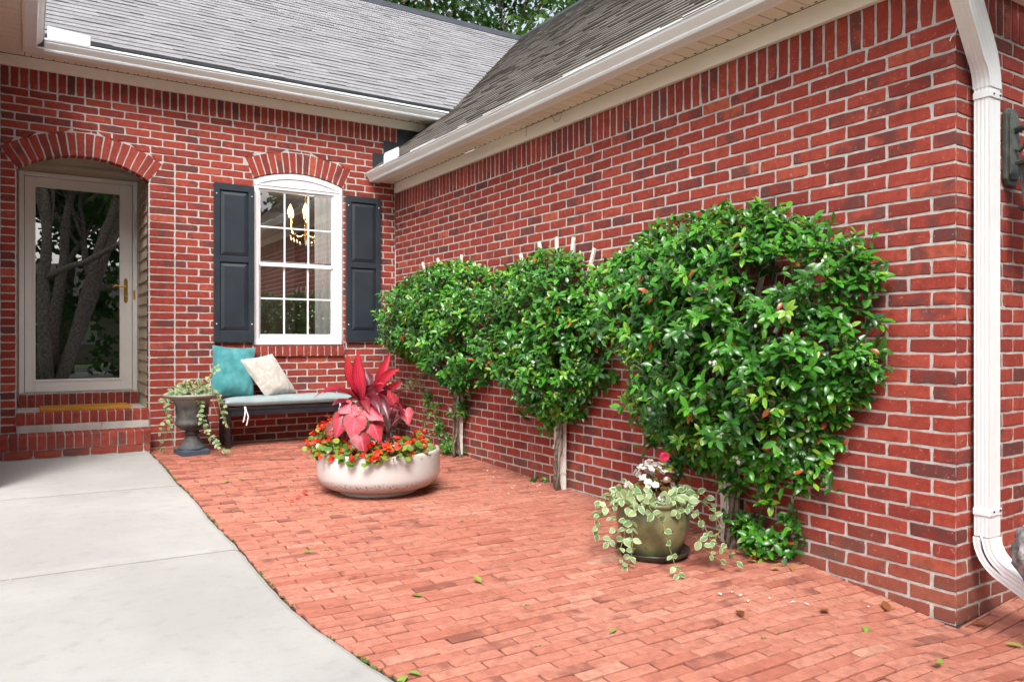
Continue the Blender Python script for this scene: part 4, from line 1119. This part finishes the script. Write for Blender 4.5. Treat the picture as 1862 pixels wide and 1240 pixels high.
# begonias round the rim: one bushy plant each
begs = [(-1.43, 'left edge'), ]
def begonia(c, R, H, nl, nf, label):
    fcut = []; o = thing('begonia', label, 'flowering plant', c, 'orange begonias in the cream planter'); lm, fm, sm_ = MB(), MB(), MB()
    for k in range(nl):
        d = rdir(.6); d.z = abs(d.z); p = V(c)+V((d.x*R, d.y*R, d.z*H))*U(.55, 1.)
        leaf(lm, p, V((d.x, d.y, U(-.3, .5))), V((-.3, -.5, .9))+rdir()*.4, U(.035, .055), U(.032, .048), 'round', U(.1, .6), U(.1, .35), min(.98, max(0, rnd.gauss(.5, .25))))
        if k % 3 == 0: sm_.tube([V(c)+V((d.x*.02, d.y*.02, -.02)), p], .003, 5)
    for k in range(nf):
        d = rdir(.5); d.z = abs(d.z)+.1; p = V(c)+V((d.x*R, d.y*R, d.z*H))*U(.95, 1.12)
        fcut.append(len(fm.v))
        for j in range(rnd.randint(3, 6)):
            flower(fm, p+rdir()*.016, d+rdir()*.8, U(.012, .020), 4, U(.1, .9), .5)
    lm.build('leaves', 'begleaf', o, True); split_build(fm, 'flower', 'flower', o, True, cuts=fcut); sm_.build('stems', 'redstem', o, True)
spots = [(590, 812, -.05, 'orange-red begonia sprawling over the left rim of the planter', .14, .17, 70, 22), (605, 800, -.22, 'begonia at the left front of the planter beside the drooping pink leaf', .12, .14, 60, 16), (640, 826, -.36, 'begonia low at the front rim below the pink leaves', .10, .085, 50, 8),
         (680, 826, -.38, 'begonia at the front rim right of the lowest pink leaf', .11, .10, 60, 13), (715, 815, -.33, 'densely flowering begonia at the right front of the planter', .12, .13, 70, 20), (745, 808, -.18, 'begonia near the right rim of the planter under the pink leaves', .12, .13, 65, 18), (762, 800, .02, 'begonia at the far right rim against the brick wall', .10, .13, 50, 12), (575, 800, .08, 'begonia reaching out highest past the left rim of the planter', .13, .20, 60, 20)]
for u, v, dd, lab, R, H, nl, nf in spots:
    p = at(u, v, D0+dd); v_ = V((p.x-PC.x, p.y-PC.y, 0)); 
    if v_.length > .36: v_ *= .36/v_.length
    begonia(V((PC.x+v_.x, PC.y+v_.y, RZ-.035)), R, H, nl, nf, lab)

# ------------------------------------------------------------------ olive pot with vinca and white begonia
OC = V((-.585, -4.555, 0)); oz = g(OC.x, OC.y)
sa = MB(); sa.lathe((OC.x, OC.y, oz), [(0, .004), (.15, .0), (.165, .006), (.188, .030), (.190, .038), (.184, .040), (.160, .016), (0, .014)], 56)
sau = sa.build('saucer', 'saucer', None, True, label='black glazed saucer under the olive pot', category='saucer')
pot = thing('flower_pot', 'olive brown glazed pot standing in a black saucer by the wall', 'pot', (OC.x, OC.y, oz+.014))
q = MB(); q.lathe((OC.x, OC.y, oz+.014), [(0, .001), (.125, .001), (.135, .010), (.158, .06), (.178, .115), (.188, .165), (.188, .20), (.178, .235), (.168, .25), (.176, .256), (.184, .266), (.182, .276), (.170, .278), (.160, .27), (.156, .24)], 56); q.build('body', 'olive', pot, True)
q = MB(); q.lathe((OC.x, OC.y, oz+.014), [(0, .255), (.158, .247)], 24); q.build('soil', 'soil', pot)
OD = (OC-V((CAM.x, CAM.y, 0))).dot(FW)
vt = thing('trailing_vine', 'large-leaved variegated vine overflowing the olive pot', 'vine', (OC.x, OC.y, oz+.26), 'variegated trailing vines')
lm, sm_ = MB(), MB()
for pts, d0, dd in (([(1180, 905), (1150, 890), (1120, 895), (1095, 915), (1088, 940), (1084, 960)], OD-.05, -.015), ([(1180, 905), (1140, 905), (1105, 920), (1090, 930), (1086, 970)], OD-.12, -.01),
                ([(1190, 905), (1160, 900), (1130, 910), (1112, 935), (1118, 965), (1106, 985)], OD-.15, -.02), ([(1190, 905), (1150, 915), (1138, 945), (1135, 975), (1128, 1000), (1132, 1030)], OD-.17, -.02),
                ([(1190, 905), (1165, 915), (1150, 950), (1150, 985), (1148, 1008), (1140, 1028)], OD-.2, -.015), ([(1195, 905), (1180, 918), (1190, 935), (1205, 950), (1212, 980), (1222, 1010), (1232, 1040), (1243, 1062)], OD-.19, -.03),
                ([(1210, 905), (1250, 905), (1280, 915), (1300, 935), (1310, 960), (1300, 980)], OD-.02, -.02),
                ([(1210, 905), (1245, 920), (1270, 940), (1285, 965), (1295, 985), (1320, 1000), (1340, 1020)], OD-.08, -.03), ([(1205, 905), (1235, 900), (1265, 895), (1285, 905), (1300, 930)], OD+.05, -.01),
                ([(1180, 905), (1160, 890), (1140, 880), (1120, 888)], OD+.05, 0), ([(1190, 905), (1180, 895), (1170, 905), (1176, 925)], OD-.18, -.01), ([(1200, 905), (1215, 900), (1228, 912), (1232, 930)], OD-.16, -.01), ([(1262, 975), (1275, 985), (1290, 1005), (1310, 1018)], OD-.25, 0), ([(1185, 905), (1150, 900), (1125, 905), (1100, 900), (1090, 912)], OD+.0, -.01)):
    strand(lm, sm_, path(pts, d0, dd), .044, .058, .038, last=.7, shp='oval', r0=(.25, 1.))
for k in range(95):
    a = U(0, 6.28); rr = U(.05, .19); leaf(lm, OC+V((rr*cos(a), rr*sin(a), oz+.295+U(-.03, .03))), V((cos(a), sin(a), U(-.3, .5))), V((-.4, -.6, .7))+rdir()*.3, U(.045, .07), U(.028, .042), 'oval', .3, .2, U(.3, 1))
lm.build('leaves', 'vinca', vt, True); sm_.build('stems', 'stem', vt, True)
bg = thing('begonia', 'white-flowered bronze-leaved begonia in the middle of the olive pot', 'flowering plant', (OC.x, OC.y, oz+.27))
lm, fm, fcut = MB(), MB(), []
bc = OC+V((0, 0.02, oz+.27))
for k in range(90):
    d = rdir(.6); d.z = abs(d.z); p = bc+V((d.x*.10, d.y*.10, d.z*.15))*U(.5, 1)
    leaf(lm, p, V((d.x, d.y, U(-.2, .5))), V((-.3, -.5, .9))+rdir()*.4, U(.03, .045), U(.028, .04), 'round', .4, .25, U(0, 1))
for k in range(26):
    d = rdir(.7); d.z = abs(d.z)+.15; p = bc+V((d.x*.11, d.y*.11, d.z*.16))*U(.95, 1.1)
    fcut.append(len(fm.v))
    for j in range(4): flower(fm, p+rdir()*.014, d+rdir()*.7, U(.012, .02), 4, U(0, 1), .5)
lm.build('leaves', 'bronze', bg, True); split_build(fm, 'flower', 'white_petal', bg, True, cuts=fcut)

# ------------------------------------------------------------------ trellises and star jasmine
def inside(poly, x, y):
    c = False; j = len(poly)-1
    for i in range(len(poly)):
        if (poly[i][1] > y) != (poly[j][1] > y) and x < (poly[j][0]-poly[i][0])*(y-poly[i][1])/(poly[j][1]-poly[i][1])+poly[i][0]: c = not c
        j = i
    return c
def pdist(poly, x, y):
    m_ = 9
    for i in range(len(poly)):
        a, b = V((*poly[i-1], 0)), V((*poly[i], 0)); p = V((x, y, 0)); ab = b-a; t = max(0, min(1, (p-a).dot(ab)/ab.length_squared)); m_ = min(m_, (p-a-ab*t).length)
    return m_
def trellis(base, tips, label):
    z0 = g(base.x, base.y); o = thing('trellis', label, 'trellis', (base.x, base.y, z0), 'white fan trellises on the side wall')
    n = len(tips)
    for k, tp in enumerate(tips):
        q = MB(); off = (k-(n-1)/2)*.022; a = V((-.055-.004*(k % 2), base.y+off, z0-.02)); b = a+V((0, 0, .62)); b.y = base.y+off*1.15
        q.bar(a, b, .020, .026, (1, 0, 0)); q.bar(b-V((0, 0, .01)), (-.05-.004*(k % 2), tp[0], tp[1]), .026, .016, (1, 0, 0)); q.build('slat', 'oldwhite', o)
    q = MB()
    ys = [t[0] for t in tips]
    for f in (.3, .6):
        zz = z0+.62+(tips[n//2][1]-z0-.62)*f; ya = base.y+(max(ys)-base.y)*f; yb = base.y+(min(ys)-base.y)*f
        q.bar((-.040, ya+.05, zz), (-.040, yb-.05, zz), .018, .012, (0, 0, 1))
    q.box((-.078, base.y-.06, z0+.28), (-.0705, base.y+.06, z0+.31)); split_build(q, 'crossbar', 'oldwhite', o)
def outline(px_, X): return [(lambda p: (p.y, p.z))(on(u, v, 0, X)) for u, v in px_]
def jasmine(base, poly, depth, nshoot, label, extras=(), seedtwigs=40, flowers=24, gap=.42):
    z0 = g(base.x, base.y); o = thing('jasmine_vine', label, 'shrub', (-.1, base.y, z0), 'jasmine vines along the side wall')
    lm, tm, fm, fcut = MB(), MB(), MB(), []
    ys = [p[0] for p in poly]; zs = [p[1] for p in poly]; cy_ = sum(ys)/len(ys); cz = sum(zs)/len(zs)
    def shoot(p, ax, nl, L):
        tone = rnd.gauss(.40, .20)+(.28 if rnd.random() < .14 else 0)
        side = ax.cross(V((U(-1, 1), U(-1, 1), U(-1, 1)))).normalized()
        for k in range(nl):
            f = k/max(1, nl-1)
            d = Matrix.Rotation(2.4*k+U(-.3, .3), 3, ax) @ side
            q = p+ax*(-.055*(1-f))
            dd = (d*(1.15-.55*f)+ax*(.35+.55*f)+V((0, 0, -.12))).normalized()
            l = L*U(.75, 1.15)*(1-.15*f)
            upv = ax*.8+V((-.25, -.35, .7))
            leaf(lm, q, dd, upv, l, l*U(.40, .50), 'oval', U(.15, .55), U(.15, .4), min(.955, max(0, tone+.16*f+rnd.gauss(0, .10))) if rnd.random() > .012 else U(.966, 1))
        if nl > 3: tm.tube([p-ax*.10+V((.02, 0, -.02)), p], [.0028, .0018], 4, cap=False)
    n = 0; tries = 0
    while n < nshoot and tries < nshoot*40:
        tries += 1
        y = U(min(ys)-.03, max(ys)+.03); z = U(min(zs), max(zs))
        if not inside(poly, y, z): continue
        d = pdist(poly, y, z); nz = mnoise.noise(V((y*4.2, z*4.2, base.y*3)))
        lump = mnoise.noise(V((y*7.5+9, z*7.5, base.y)))
        T = depth*min(1, (d/(depth*.8)))**.55*(1+.30*lump)
        if d > .05 and nz < -gap+.10 and rnd.random() < .9: continue
        f = U(0, 1)**.38
        if rnd.random() < .10: f = U(1.1, 1.35)
        p = V((-.06-T*f, y, z))
        rad = V((0, y-cy_, (z-cz)*1.0)); rl = rad.length; rad = rad.normalized() if rl > .01 else V((0, 0, 1))
        edgef = 1-min(1, d/.22)
        ax = (V((-1, -.12, .15))*(1-.6*edgef)+rad*(.25+.9*edgef)+rdir()*.55+V((0, 0, .28))).normalized()
        shoot(p, ax, rnd.randint(4, 7), U(.048, .078)); n += 1
    for (u, v, X, cnt, R) in extras:
        c = on(u, v, 0, X)
        for k in range(cnt):
            p = c+rdir()*R*U(.3, 1); p.x = min(-.02, p.x); p.z = max(z0+.02, p.z)
            shoot(p, (V((-.8, -.2, .45))+rdir()*.7).normalized(), rnd.randint(3, 6), U(.05, .068))
    # stems: twisted trunk and climbing branches
    top = V((-.09, base.y, min(zs)+.30*(max(zs)-min(zs))))
    for k in range(5):
        a0 = U(0, 6.28); pts = []; n_ = 14
        for i in range(n_+1):
            f = i/n_; w = .035*(1-.2*f); a = a0+f*U(5, 7)
            pts.append(V((-.085+w*cos(a)*.8-.02, base.y-.055+w*.8*sin(a)+(1-f)**3*U(-.03, .03), z0-.02+(top.z-z0)*f)))
        tm.tube(pts, [.014-.008*i/n_ if k < 2 else .008-.003*i/n_ for i in range(n_+1)], 7)
    for k in range(seedtwigs):
        while 1:
            y = U(min(ys), max(ys)); z = U(min(zs)+.1, max(zs))
            if inside(poly, y, z) and pdist(poly, y, z) > .03: break
        s = V((-.08, base.y+U(-.04, .04), top.z+U(-.35, .25))); e = V((-.06-depth*U(.1, .7), y, z)); m_ = (s+e)/2+V((U(-.05, .05), U(-.1, .1), U(-.05, .12)))
        tm.tube([s, (s+m_)/2+rdir()*.02, m_, (m_+e)/2+rdir()*.02, e], [.006, .005, .004, .003, .002], 5)
    for k in range(int(flowers*.65)):
        while 1:
            y = U(min(ys), max(ys)); z = U(min(zs), max(zs))
            if inside(poly, y, z): break
        d = pdist(poly, y, z); p = V((-.07-depth*min(1, d/(depth*.8))**.55*U(.97, 1.12), y, z))
        fcut.append(len(fm.v))
        for j in range(rnd.randint(1, 3)): flower(fm, p+rdir()*.018, V((-1, -.4, .4))+rdir()*.5, U(.007, .011), 5, U(0, 1), .15)
    lm.build('foliage', 'jasmine', o, True); tm.build('stems', 'vinebark', o, True); split_build(fm, 'flower', 'white_petal', o, True, cuts=fcut)
XB = -.24
o3 = outline([(u-14-10*(u > 1500), v) for u, v in [(1100, 505), (1112, 470), (1140, 445), (1170, 410), (1235, 385), (1315, 366), (1390, 362), (1450, 388), (1510, 400), (1565, 415), (1592, 450), (1596, 500), (1572, 545), (1592, 575), (1578, 615), (1602, 655), (1580, 700), (1540, 745), (1510, 780), (1470, 815), (1485, 850), (1420, 868), (1370, 880), (1330, 850), (1265, 862), (1225, 830), (1190, 800), (1160, 770), (1150, 715), (1162, 680), (1125, 640), (1098, 590), (1108, 545)]], XB)
o2 = outline([(985, 450), (1035, 462), (1070, 500), (1090, 540), (1092, 600), (1080, 650), (1096, 685), (1060, 720), (1040, 755), (1000, 768), (960, 755), (940, 715), (900, 695), (884, 645), (893, 590), (880, 550), (905, 515), (905, 492), (945, 470)], XB+.06)
o1 = outline([(762, 488), (800, 475), (850, 480), (888, 492), (904, 540), (896, 600), (880, 655), (862, 700), (838, 720), (815, 705), (790, 690), (765, 660), (730, 655), (706, 610), (703, 560), (722, 515), (745, 500)], XB+.08)
b3p, b2p, b1p = V((-.06, -4.60, 0)), V((-.06, -3.03, 0)), V((-.06, -1.50, 0))
jasmine(b3p, o3, .42, 2150, 'largest jasmine, a broad leafy fan on the trellis nearest the downspout', [(1385, 990, -.16, 30, .11), (1395, 905, -.12, 7, .06), (1365, 945, -.12, 6, .06), (1390, 850, -.14, 8, .07), (1350, 950, -.12, 10, .10), (1430, 985, -.10, 8, .09), (1440, 945, -.06, 5, .05), (1480, 855, -.14, 10, .09), (1230, 845, -.18, 14, .09), (1380, 860, -.2, 12, .09), (1575, 640, -.12, 5, .05), (1500, 810, -.10, 6, .07), (1440, 870, -.12, 10, .09), (1320, 875, -.16, 10, .08), (1545, 700, -.12, 8, .07), (1180, 800, -.16, 8, .07)], 60, 34)
jasmine(b2p, o2, .34, 1200, 'middle jasmine with a bare twisted foot, between the other two on the brick wall', [(985, 880, -.06, 4, .06), (1000, 770, -.12, 10, .09), (955, 740, -.12, 6, .08)], 40, 22, gap=.36)
jasmine(b1p, o1, .32, 1150, 'farthest jasmine, beside the navy shutter in the corner', [(820, 808, -.10, 26, .12), (800, 780, -.08, 8, .09), (775, 720, -.06, 8, .09), (835, 740, -.1, 10, .09), (790, 745, -.08, 6, .08)], 40, 14, gap=.34)
def tipz(lst): return [(p.y, p.z) for p in (on(u, v, 0, -.055) for u, v in lst)]
trellis(b3p, tipz([(1190, 440), (1260, 400), (1330, 385), (1410, 395), (1500, 425)]), 'white fan trellis almost buried under the largest jasmine')
trellis(b2p, tipz([(945, 462), (980, 440), (1011, 431), (1043, 431), (1080, 452)]), 'white fan trellis with its slat tips showing above the middle jasmine')
trellis(b1p, tipz([(735, 505), (768, 478), (795, 470), (839, 463), (872, 480)]), 'white fan trellis under the farthest jasmine in the corner')
# pink bloom at the foot of the large jasmine
pk = thing('pink_flower', 'single bright pink bloom on a thin stem above the olive pot', 'flower', at(1205, 850, OD+.15))
q = MB(); p = at(1207, 829, OD+.15)
for k in range(5): flower(q, p+rdir()*.010, V((-.5, -.8, .3))+rdir()*.5, .022, 5, .5, .6)
q.build('petals', 'pink', pk, True)
q = MB(); q.tube([at(1200, 905, OD+.1), at(1206, 870, OD+.15), p], .002, 5)
for k in range(7): leaf(q, at(1205+U(-8, 14), 845+U(-5, 20), OD+.14), rdir(.3), (-.4, -.6, .7), .045, .022, 'oval', .2, .2, .8)
q.build('stem', 'begleaf', pk, True)

# ------------------------------------------------------------------ lantern, ornament
lx, ly = .45, -5.77
la = thing('wall_lantern', 'dark verdigris wall lantern on the brick beside the downspout', 'wall lamp', (lx, ly, 2.08))
q = MB(); hh = .175
pr_ = [(-.055, -hh+.03), (-.035, -hh), (.035, -hh), (.055, -hh+.03), (.055, hh-.03), (.035, hh), (-.035, hh), (-.055, hh-.03)]
q.prism(pr_, (lx, ly-.001, 2.08), (lx, ly-.022, 2.08), (1, 0, 0), (0, 0, 1)); q.prism([(a*.72, b*.86) for a, b in pr_], (lx, ly-.022, 2.08), (lx, ly-.034, 2.08), (1, 0, 0), (0, 0, 1)); q.build('backplate', 'lantern', la, bevel=.004)
q = MB(); q.tube([(lx, ly-.03, 2.15), (lx, ly-.08, 2.165), (lx, ly-.13, 2.17), (lx, ly-.17, 2.15), (lx, ly-.17, 2.11)], .014, 10)
q.tube([(lx, ly-.03, 2.07), (lx, ly-.05, 2.06), (lx, ly-.075, 2.085), (lx, ly-.095, 2.12), (lx, ly-.13, 2.155)], .010, 8); q.build('arm', 'lantern', la, True)
q = MB(); lc = (lx, ly-.17)
q.lathe((lc[0], lc[1], 0), [(.01, 2.13), (.03, 2.12), (.05, 2.09), (.085, 2.045), (.112, 2.005), (.128, 1.998), (.128, 1.985), (.10, 1.98)], 6); q.build('cap', 'lantern', la)
q = MB(); q.lathe((lc[0], lc[1], 0), [(.108, 1.98), (.088, 1.80)], 6); q.build('glass_shade', 'frost', la)
q = MB()
for k in range(6):
    a = pi/3*k; q.bar((lc[0]+.110*cos(a), lc[1]+.110*sin(a), 1.985), (lc[0]+.090*cos(a), lc[1]+.090*sin(a), 1.80), .012, .012)
q.lathe((lc[0], lc[1], 0), [(.08, 1.805), (.118, 1.80), (.118, 1.788), (.06, 1.76), (.015, 1.74), (.0, 1.72)], 6); q.build('cage', 'lantern', la)
so = at(1893, 1010, 2.9)
st_ = thing('garden_ornament', 'weathered grey stone ornament at the right edge beside the downspout foot', 'ornament', (so.x, so.y, g(so.x, so.y)))
q = MB(); gz = g(so.x, so.y)
def flu(k, j): return .10*sin(j*1.9+k*1.1)+.07*sin(j*4.3+k*2.3)
q.lathe((so.x, so.y, 0), [(0, gz), (.045, gz), (.045, gz+.02), (.028, gz+.04), (.022, gz+.11), (.045, .26), (.07, .31), (.088, .345), (.094, .375), (.086, .41), (.076, .45), (.07, .475), (.05, .49), (0, .495)], 28, flute=flu); q.build('body', 'stone', st_, True)
q = MB()
for k in range(16): leaf(q, V((so.x, so.y, .42))+rdir()*.05, rdir(.5), (-.5, -.5, .6), .07, .035, 'oval', .5, .3, .5)
q.build('carved_leaves', 'stone', st_, True)

# ------------------------------------------------------------------ small things on the paving
def scatter(name, pts, label, cat, group, m, L, shp, rr, up=1):
    for u, v in pts:
        p = CAM.copy(); z = .1
        for i in range(20): p = on(u, v, 2, z); z = g(p.x, p.y)+.005
        q = MB(); a = U(0, 6.28); l = L*U(.7, 1.3); leaf(q, V((0, 0, .003)), (cos(a), sin(a), U(0, .25)), (0, 0, 1), l, l*(.5 if shp == 'oval' else .75), shp, U(-.2, .5), U(.1, .5), U(*rr))
        o = q.build(name, m, None, True, label=label, category=cat, group=group); o.location = p+V((0, 0, .001))
scatter('fallen_petal', [(890+U(-10, 110), 868+U(-14, 34)) for k in range(26)], 'small white jasmine petal fallen on the pavers near the middle trellis', 'petal', 'white petals below the middle jasmine', 'white_petal', .022, 'oval', (0, 1))
scatter('fallen_petal', [(1312, 1083), (1345, 1085), (1360, 1095), (1448, 1095), (1472, 1101), (1578, 1105), (1655, 1143), (1330, 1078), (1400, 1090)], 'white petal fallen on the pavers right of the olive pot', 'petal', 'white petals right of the olive pot', 'white_petal', .026, 'oval', (0, 1))
scatter('fallen_petal', [(534, 912), (541, 906), (546, 903), (549, 898), (553, 900), (538, 917), (551, 894), (588, 919)], 'red begonia petal fallen left of the cream planter', 'petal', 'red petals left of the planter', 'flower', .026, 'round', (0, .4))
scatter('dry_leaf', [(1350, 1122), (1503, 1108), (1800, 1140), (1615, 1112)], 'curled brown leaf lying on the pavers near the wall corner', 'leaf', 'brown leaves on the pavers', 'drygreen', .06, 'oval', (0, .3))
scatter('dry_leaf', [(1395, 1020), (1412, 1028), (1375, 1022), (1440, 1030), (1425, 1015), (1455, 1025), (1400, 1035)], 'yellowed leaf fallen at the foot of the largest jasmine', 'leaf', 'yellow leaves at the jasmine foot', 'drygreen', .06, 'oval', (.35, .7))
scatter('green_leaf', [(425, 872), (415, 874), (433, 872), (1712, 1210), (1700, 1206), (765, 1085), (568, 1004), (875, 1060), (1750, 950), (867, 880), (845, 843), (1120, 1145), (1575, 1140), (740, 1230), (742, 1224), (1828, 1172)], 'fresh green leaf fallen on the pavers', 'leaf', 'green leaves on the pavers', 'drygreen', .05, 'oval', (.85, 1.))
ms = MB()
for k in range(420):
    x, y = U(-2.3, -.2), U(-5.6, -.6)
    if mnoise.noise(V((x*1.6, y*1.6, 7))) < .12: continue
    p = V((x, round((y+.01)/(PW+.0006))*(PW+.0006)-.01, 0)); p.z = g(p.x, p.y)-.002
    for j in range(5): leaf(ms, p+V((U(-.02, .02), U(-.003, .003), 0)), V((U(-1, 1), U(-1, 1), U(.2, 1))), (0, 0, 1), U(.006, .014), .007, 'round', .3, .2, .5)
for k in range(150):
    y = U(-5.4, -.4)
    if mnoise.noise(V((y*2.3, 4, 1))) < -.05: continue
    x = edge_x(y)+U(.002, .014); p = V((x, y, g(x, y)))
    for j in range(4): leaf(ms, p+V((0, U(-.02, .02), 0)), V((U(-1, 1), U(-1, 1), U(.2, 1))), (0, 0, 1), U(.006, .014), .008, 'round', .3, .2, .5)
ms.build('joint_moss', 'moss', None, kind='stuff', label='tiny green weeds and moss in the joints between the pavers', category='moss')
tn = thing('dry_tendril', 'thin dry vine tendril clinging to the soffit and frieze of the side wall', 'tendril', on(985, 215, 0, -.05))
q = MB()
for pts in ([(957, 248), (957, 225), (955, 205), (968, 215), (982, 210), (1000, 204), (1012, 200)], [(1005, 185), (1003, 200), (1010, 222), (1018, 218), (1022, 200), (1004, 206)], [(955, 205), (962, 198), (972, 214)]):
    P = [on(u, v, 0, -.045) for u, v in pts]
    P = [V((min(-.037, p.x), p.y, min(p.z, 2.858))) for p in P]
    q.tube(P, .0018, 4)
q.build('tendril', 'vinebark', tn)
tn = thing('dry_tendril', 'pale curled tendril stuck to the brick corner beside the downspout top', 'tendril', on(1740, 60, 1, -5.78))
q = MB(); q.tube([on(u, v, 1, -5.79) for u, v in ((1744, 38), (1741, 50), (1737, 60), (1730, 68), (1727, 75))], .0025, 5); q.build('tendril', 'oldwhite', tn)

# ------------------------------------------------------------------ trees
def tree(o, base, H, R, nleaf, trunks=1, lean=.12, ls=.16, bare=.35, cl=42):
    tm, lm = MB(), MB(); tips = []
    def grow(p, d, L, r, lev):
        pts = [p]; n = 6
        for i in range(n):
            d = (d+rdir()*.14+V((0, 0, .03))).normalized(); pts.append(pts[-1]+d*(L/n))
        tm.tube(pts, [r*(1-.45*i/n) for i in range(n+1)], 9 if lev == 0 else 6)
        if lev >= 3: tips.extend(pts[2:]); return
        for k in range(3 if lev == 0 else 4):
            q = pts[rnd.randint(3, n)]; grow(q, (d+rdir(.15)*.95).normalized(), L*U(.5, .72), r*U(.4, .55), lev+1)
    for k in range(trunks):
        a = 2*pi*k/trunks+.6; d = V((cos(a)*lean*(trunks > 1)*2.2, sin(a)*lean*(trunks > 1)*1.2, 1)).normalized()
        grow(V(base)+V((cos(a), sin(a), 0))*(.16 if trunks > 1 else 0), d, H*.55, H*.021*(1.0 if trunks == 1 else .8), 0)
    for k in range(nleaf//cl):
        c = V(rnd.choice(tips))+rdir()*R*.10; rr = U(.25, .6)*R*.22
        if c.z < base[2]+H*bare: continue
        tone = U(0, .7)
        for j in range(cl):
            p = c+rdir()*rr*U(.2, 1); d = rdir(-.2); leaf4(lm, p, d, ls*U(.6, 1.3), min(1, tone+U(0, .35)))
    tm.build('trunk', 'bark', o, True); lm.build('crown', 'tree', o)
def leaf4(mb, p, d, L, r):
    s = d.cross(rdir()).normalized()*L*.28
    c = (r, .5, .5)
    mb.f.append([mb.vert(p, c), mb.vert(p+d*L*.5-s, c), mb.vert(p+d*L, c), mb.vert(p+d*L*.5+s, c)])
def mk(name, label, x, y, group, **kw):
    o = thing(name, label, 'tree', (x, y, -.16), group); tree(o, (x, y, -.16), **kw); return o
GB = 'trees behind the house'
mk('oak_tree', 'broad dark green tree filling the gap above the meeting of the two roofs', 8.6, 13.5, GB, H=16, R=7, nleaf=17000, ls=.22, bare=.2)
mk('oak_tree', 'leafy green tree above the grey roof left of the meeting ridges', 4.2, 15.5, GB, H=15, R=6.5, nleaf=8000, ls=.22, bare=.2)
mk('oak_tree', 'tree rising behind the brown roof ridge at the right of the gap', 14.5, 16, GB, H=16, R=7, nleaf=17000, ls=.26, bare=.2)
GF = 'trees across the front yard'
t0 = mk('oak_tree', 'multi-trunked tree reflected in the storm door glass', -2.75, -15.2, GF, H=11, R=5, nleaf=9000, trunks=5, lean=.13, ls=.28, bare=.42)
t1 = mk('oak_tree', 'tree reflected in the glass beyond the multi-trunked one', -9, -25, GF, H=15, R=8, nleaf=30000, ls=.55, bare=.08)
def copy_tree(o, loc, label):
    r = o.copy(); COL.objects.link(r); r.location = loc; r['label'] = label
    for ch in o.children:
        c = ch.copy(); COL.objects.link(c); c.parent = r
    return r
for k, (x, y) in enumerate([(-2, -26), (6, -25), (-16, -24), (13, -23), (-5.5, -38), (3, -39), (-14, -37), (11, -38), (20, -30), (-24, -30)]):
    copy_tree(t1, (x, y, -.16), 'tree of the wood across the front yard, only reflected in the door and window glass')
nh = thing('neighbour_house', 'house across the street reflected in the storm door glass', 'house', (-6, -42, -.16))
q = MB(); q.box((-14, -50, -.16), (2, -42, 3)); q.build('wall', 'siding', nh)
q = MB(); q.prism([(-5, 0), (5, 0), (0, 3)], (-14.5, -46, 3), (2.5, -46, 3), (0, 1, 0), (0, 0, 1)); q.build('roof', 'asphalt', nh)
for x in (-12, -9, -4, -1):
    q = MB(); q.box((x, -42.1, .9), (x+1.2, -41.95, 2.4)); q.build('window', 'frame', nh)

hd = thing('hedge', 'tall dark leafy screen of shrubs across the yard, seen only in the glass', 'hedge', (-3, -22, -.16))
hm = MB()
for k in range(340):
    c = V((U(-22, 18), -22.5+U(-1.6, 1.6), U(-.1, 7.5))); tone = U(0, .75)
    for j in range(48): leaf4(hm, c+rdir()*U(.1, .9), rdir(-.2), U(.25, .5), min(1, tone+U(0, .3)))
hm.build('foliage', 'tree', hd)
# ------------------------------------------------------------------ light
pl_ = bpy.data.lights.new('chandelier_light', 'POINT'); pl_.energy = 60; pl_.color = (1, .90, .80); pl_.shadow_soft_size = .12
plo = bpy.data.objects.new('chandelier_light', pl_); COL.objects.link(plo); plo.location = chc+V((0, 0, .02))
S = V((-.42, -.62, .85)).normalized()
w = bpy.data.worlds.new('World'); sc.world = w; w.use_nodes = True; nt = w.node_tree; nt.nodes.clear()
sky = N(nt, 'TexSky', sky_type='NISHITA'); sky.sun_disc = False; sky.sun_elevation = math.asin(S.z); sky.sun_rotation = math.atan2(S.x, S.y)
sky.air_density = 1.; sky.dust_density = 6.; sky.ozone_density = .5
hs = N(nt, 'HueSaturation', {'Saturation': .40, 'Color': sky.outputs[0]})
bgn = N(nt, 'Background', {'Strength': .15}); nt.links.new(hs.outputs[0], bgn.inputs[0])
nt.links.new(bgn.outputs[0], N(nt, 'OutputWorld').inputs[0])
sd_ = bpy.data.lights.new('sun', 'SUN'); sd_.energy = 1.15; sd_.angle = math.radians(18); sd_.color = (1, .97, .93)
sun = bpy.data.objects.new('sun', sd_); COL.objects.link(sun); sun.rotation_euler = (-S).to_track_quat('-Z', 'Y').to_euler(); sun.location = (-6, -10, 12)
sc.view_settings.view_transform = 'Standard'; sc.view_settings.look = 'None'; sc.view_settings.exposure = 1.12; sc.view_settings.gamma = 1
sc.cycles.max_bounces = 8; sc.cycles.transparent_max_bounces = 12
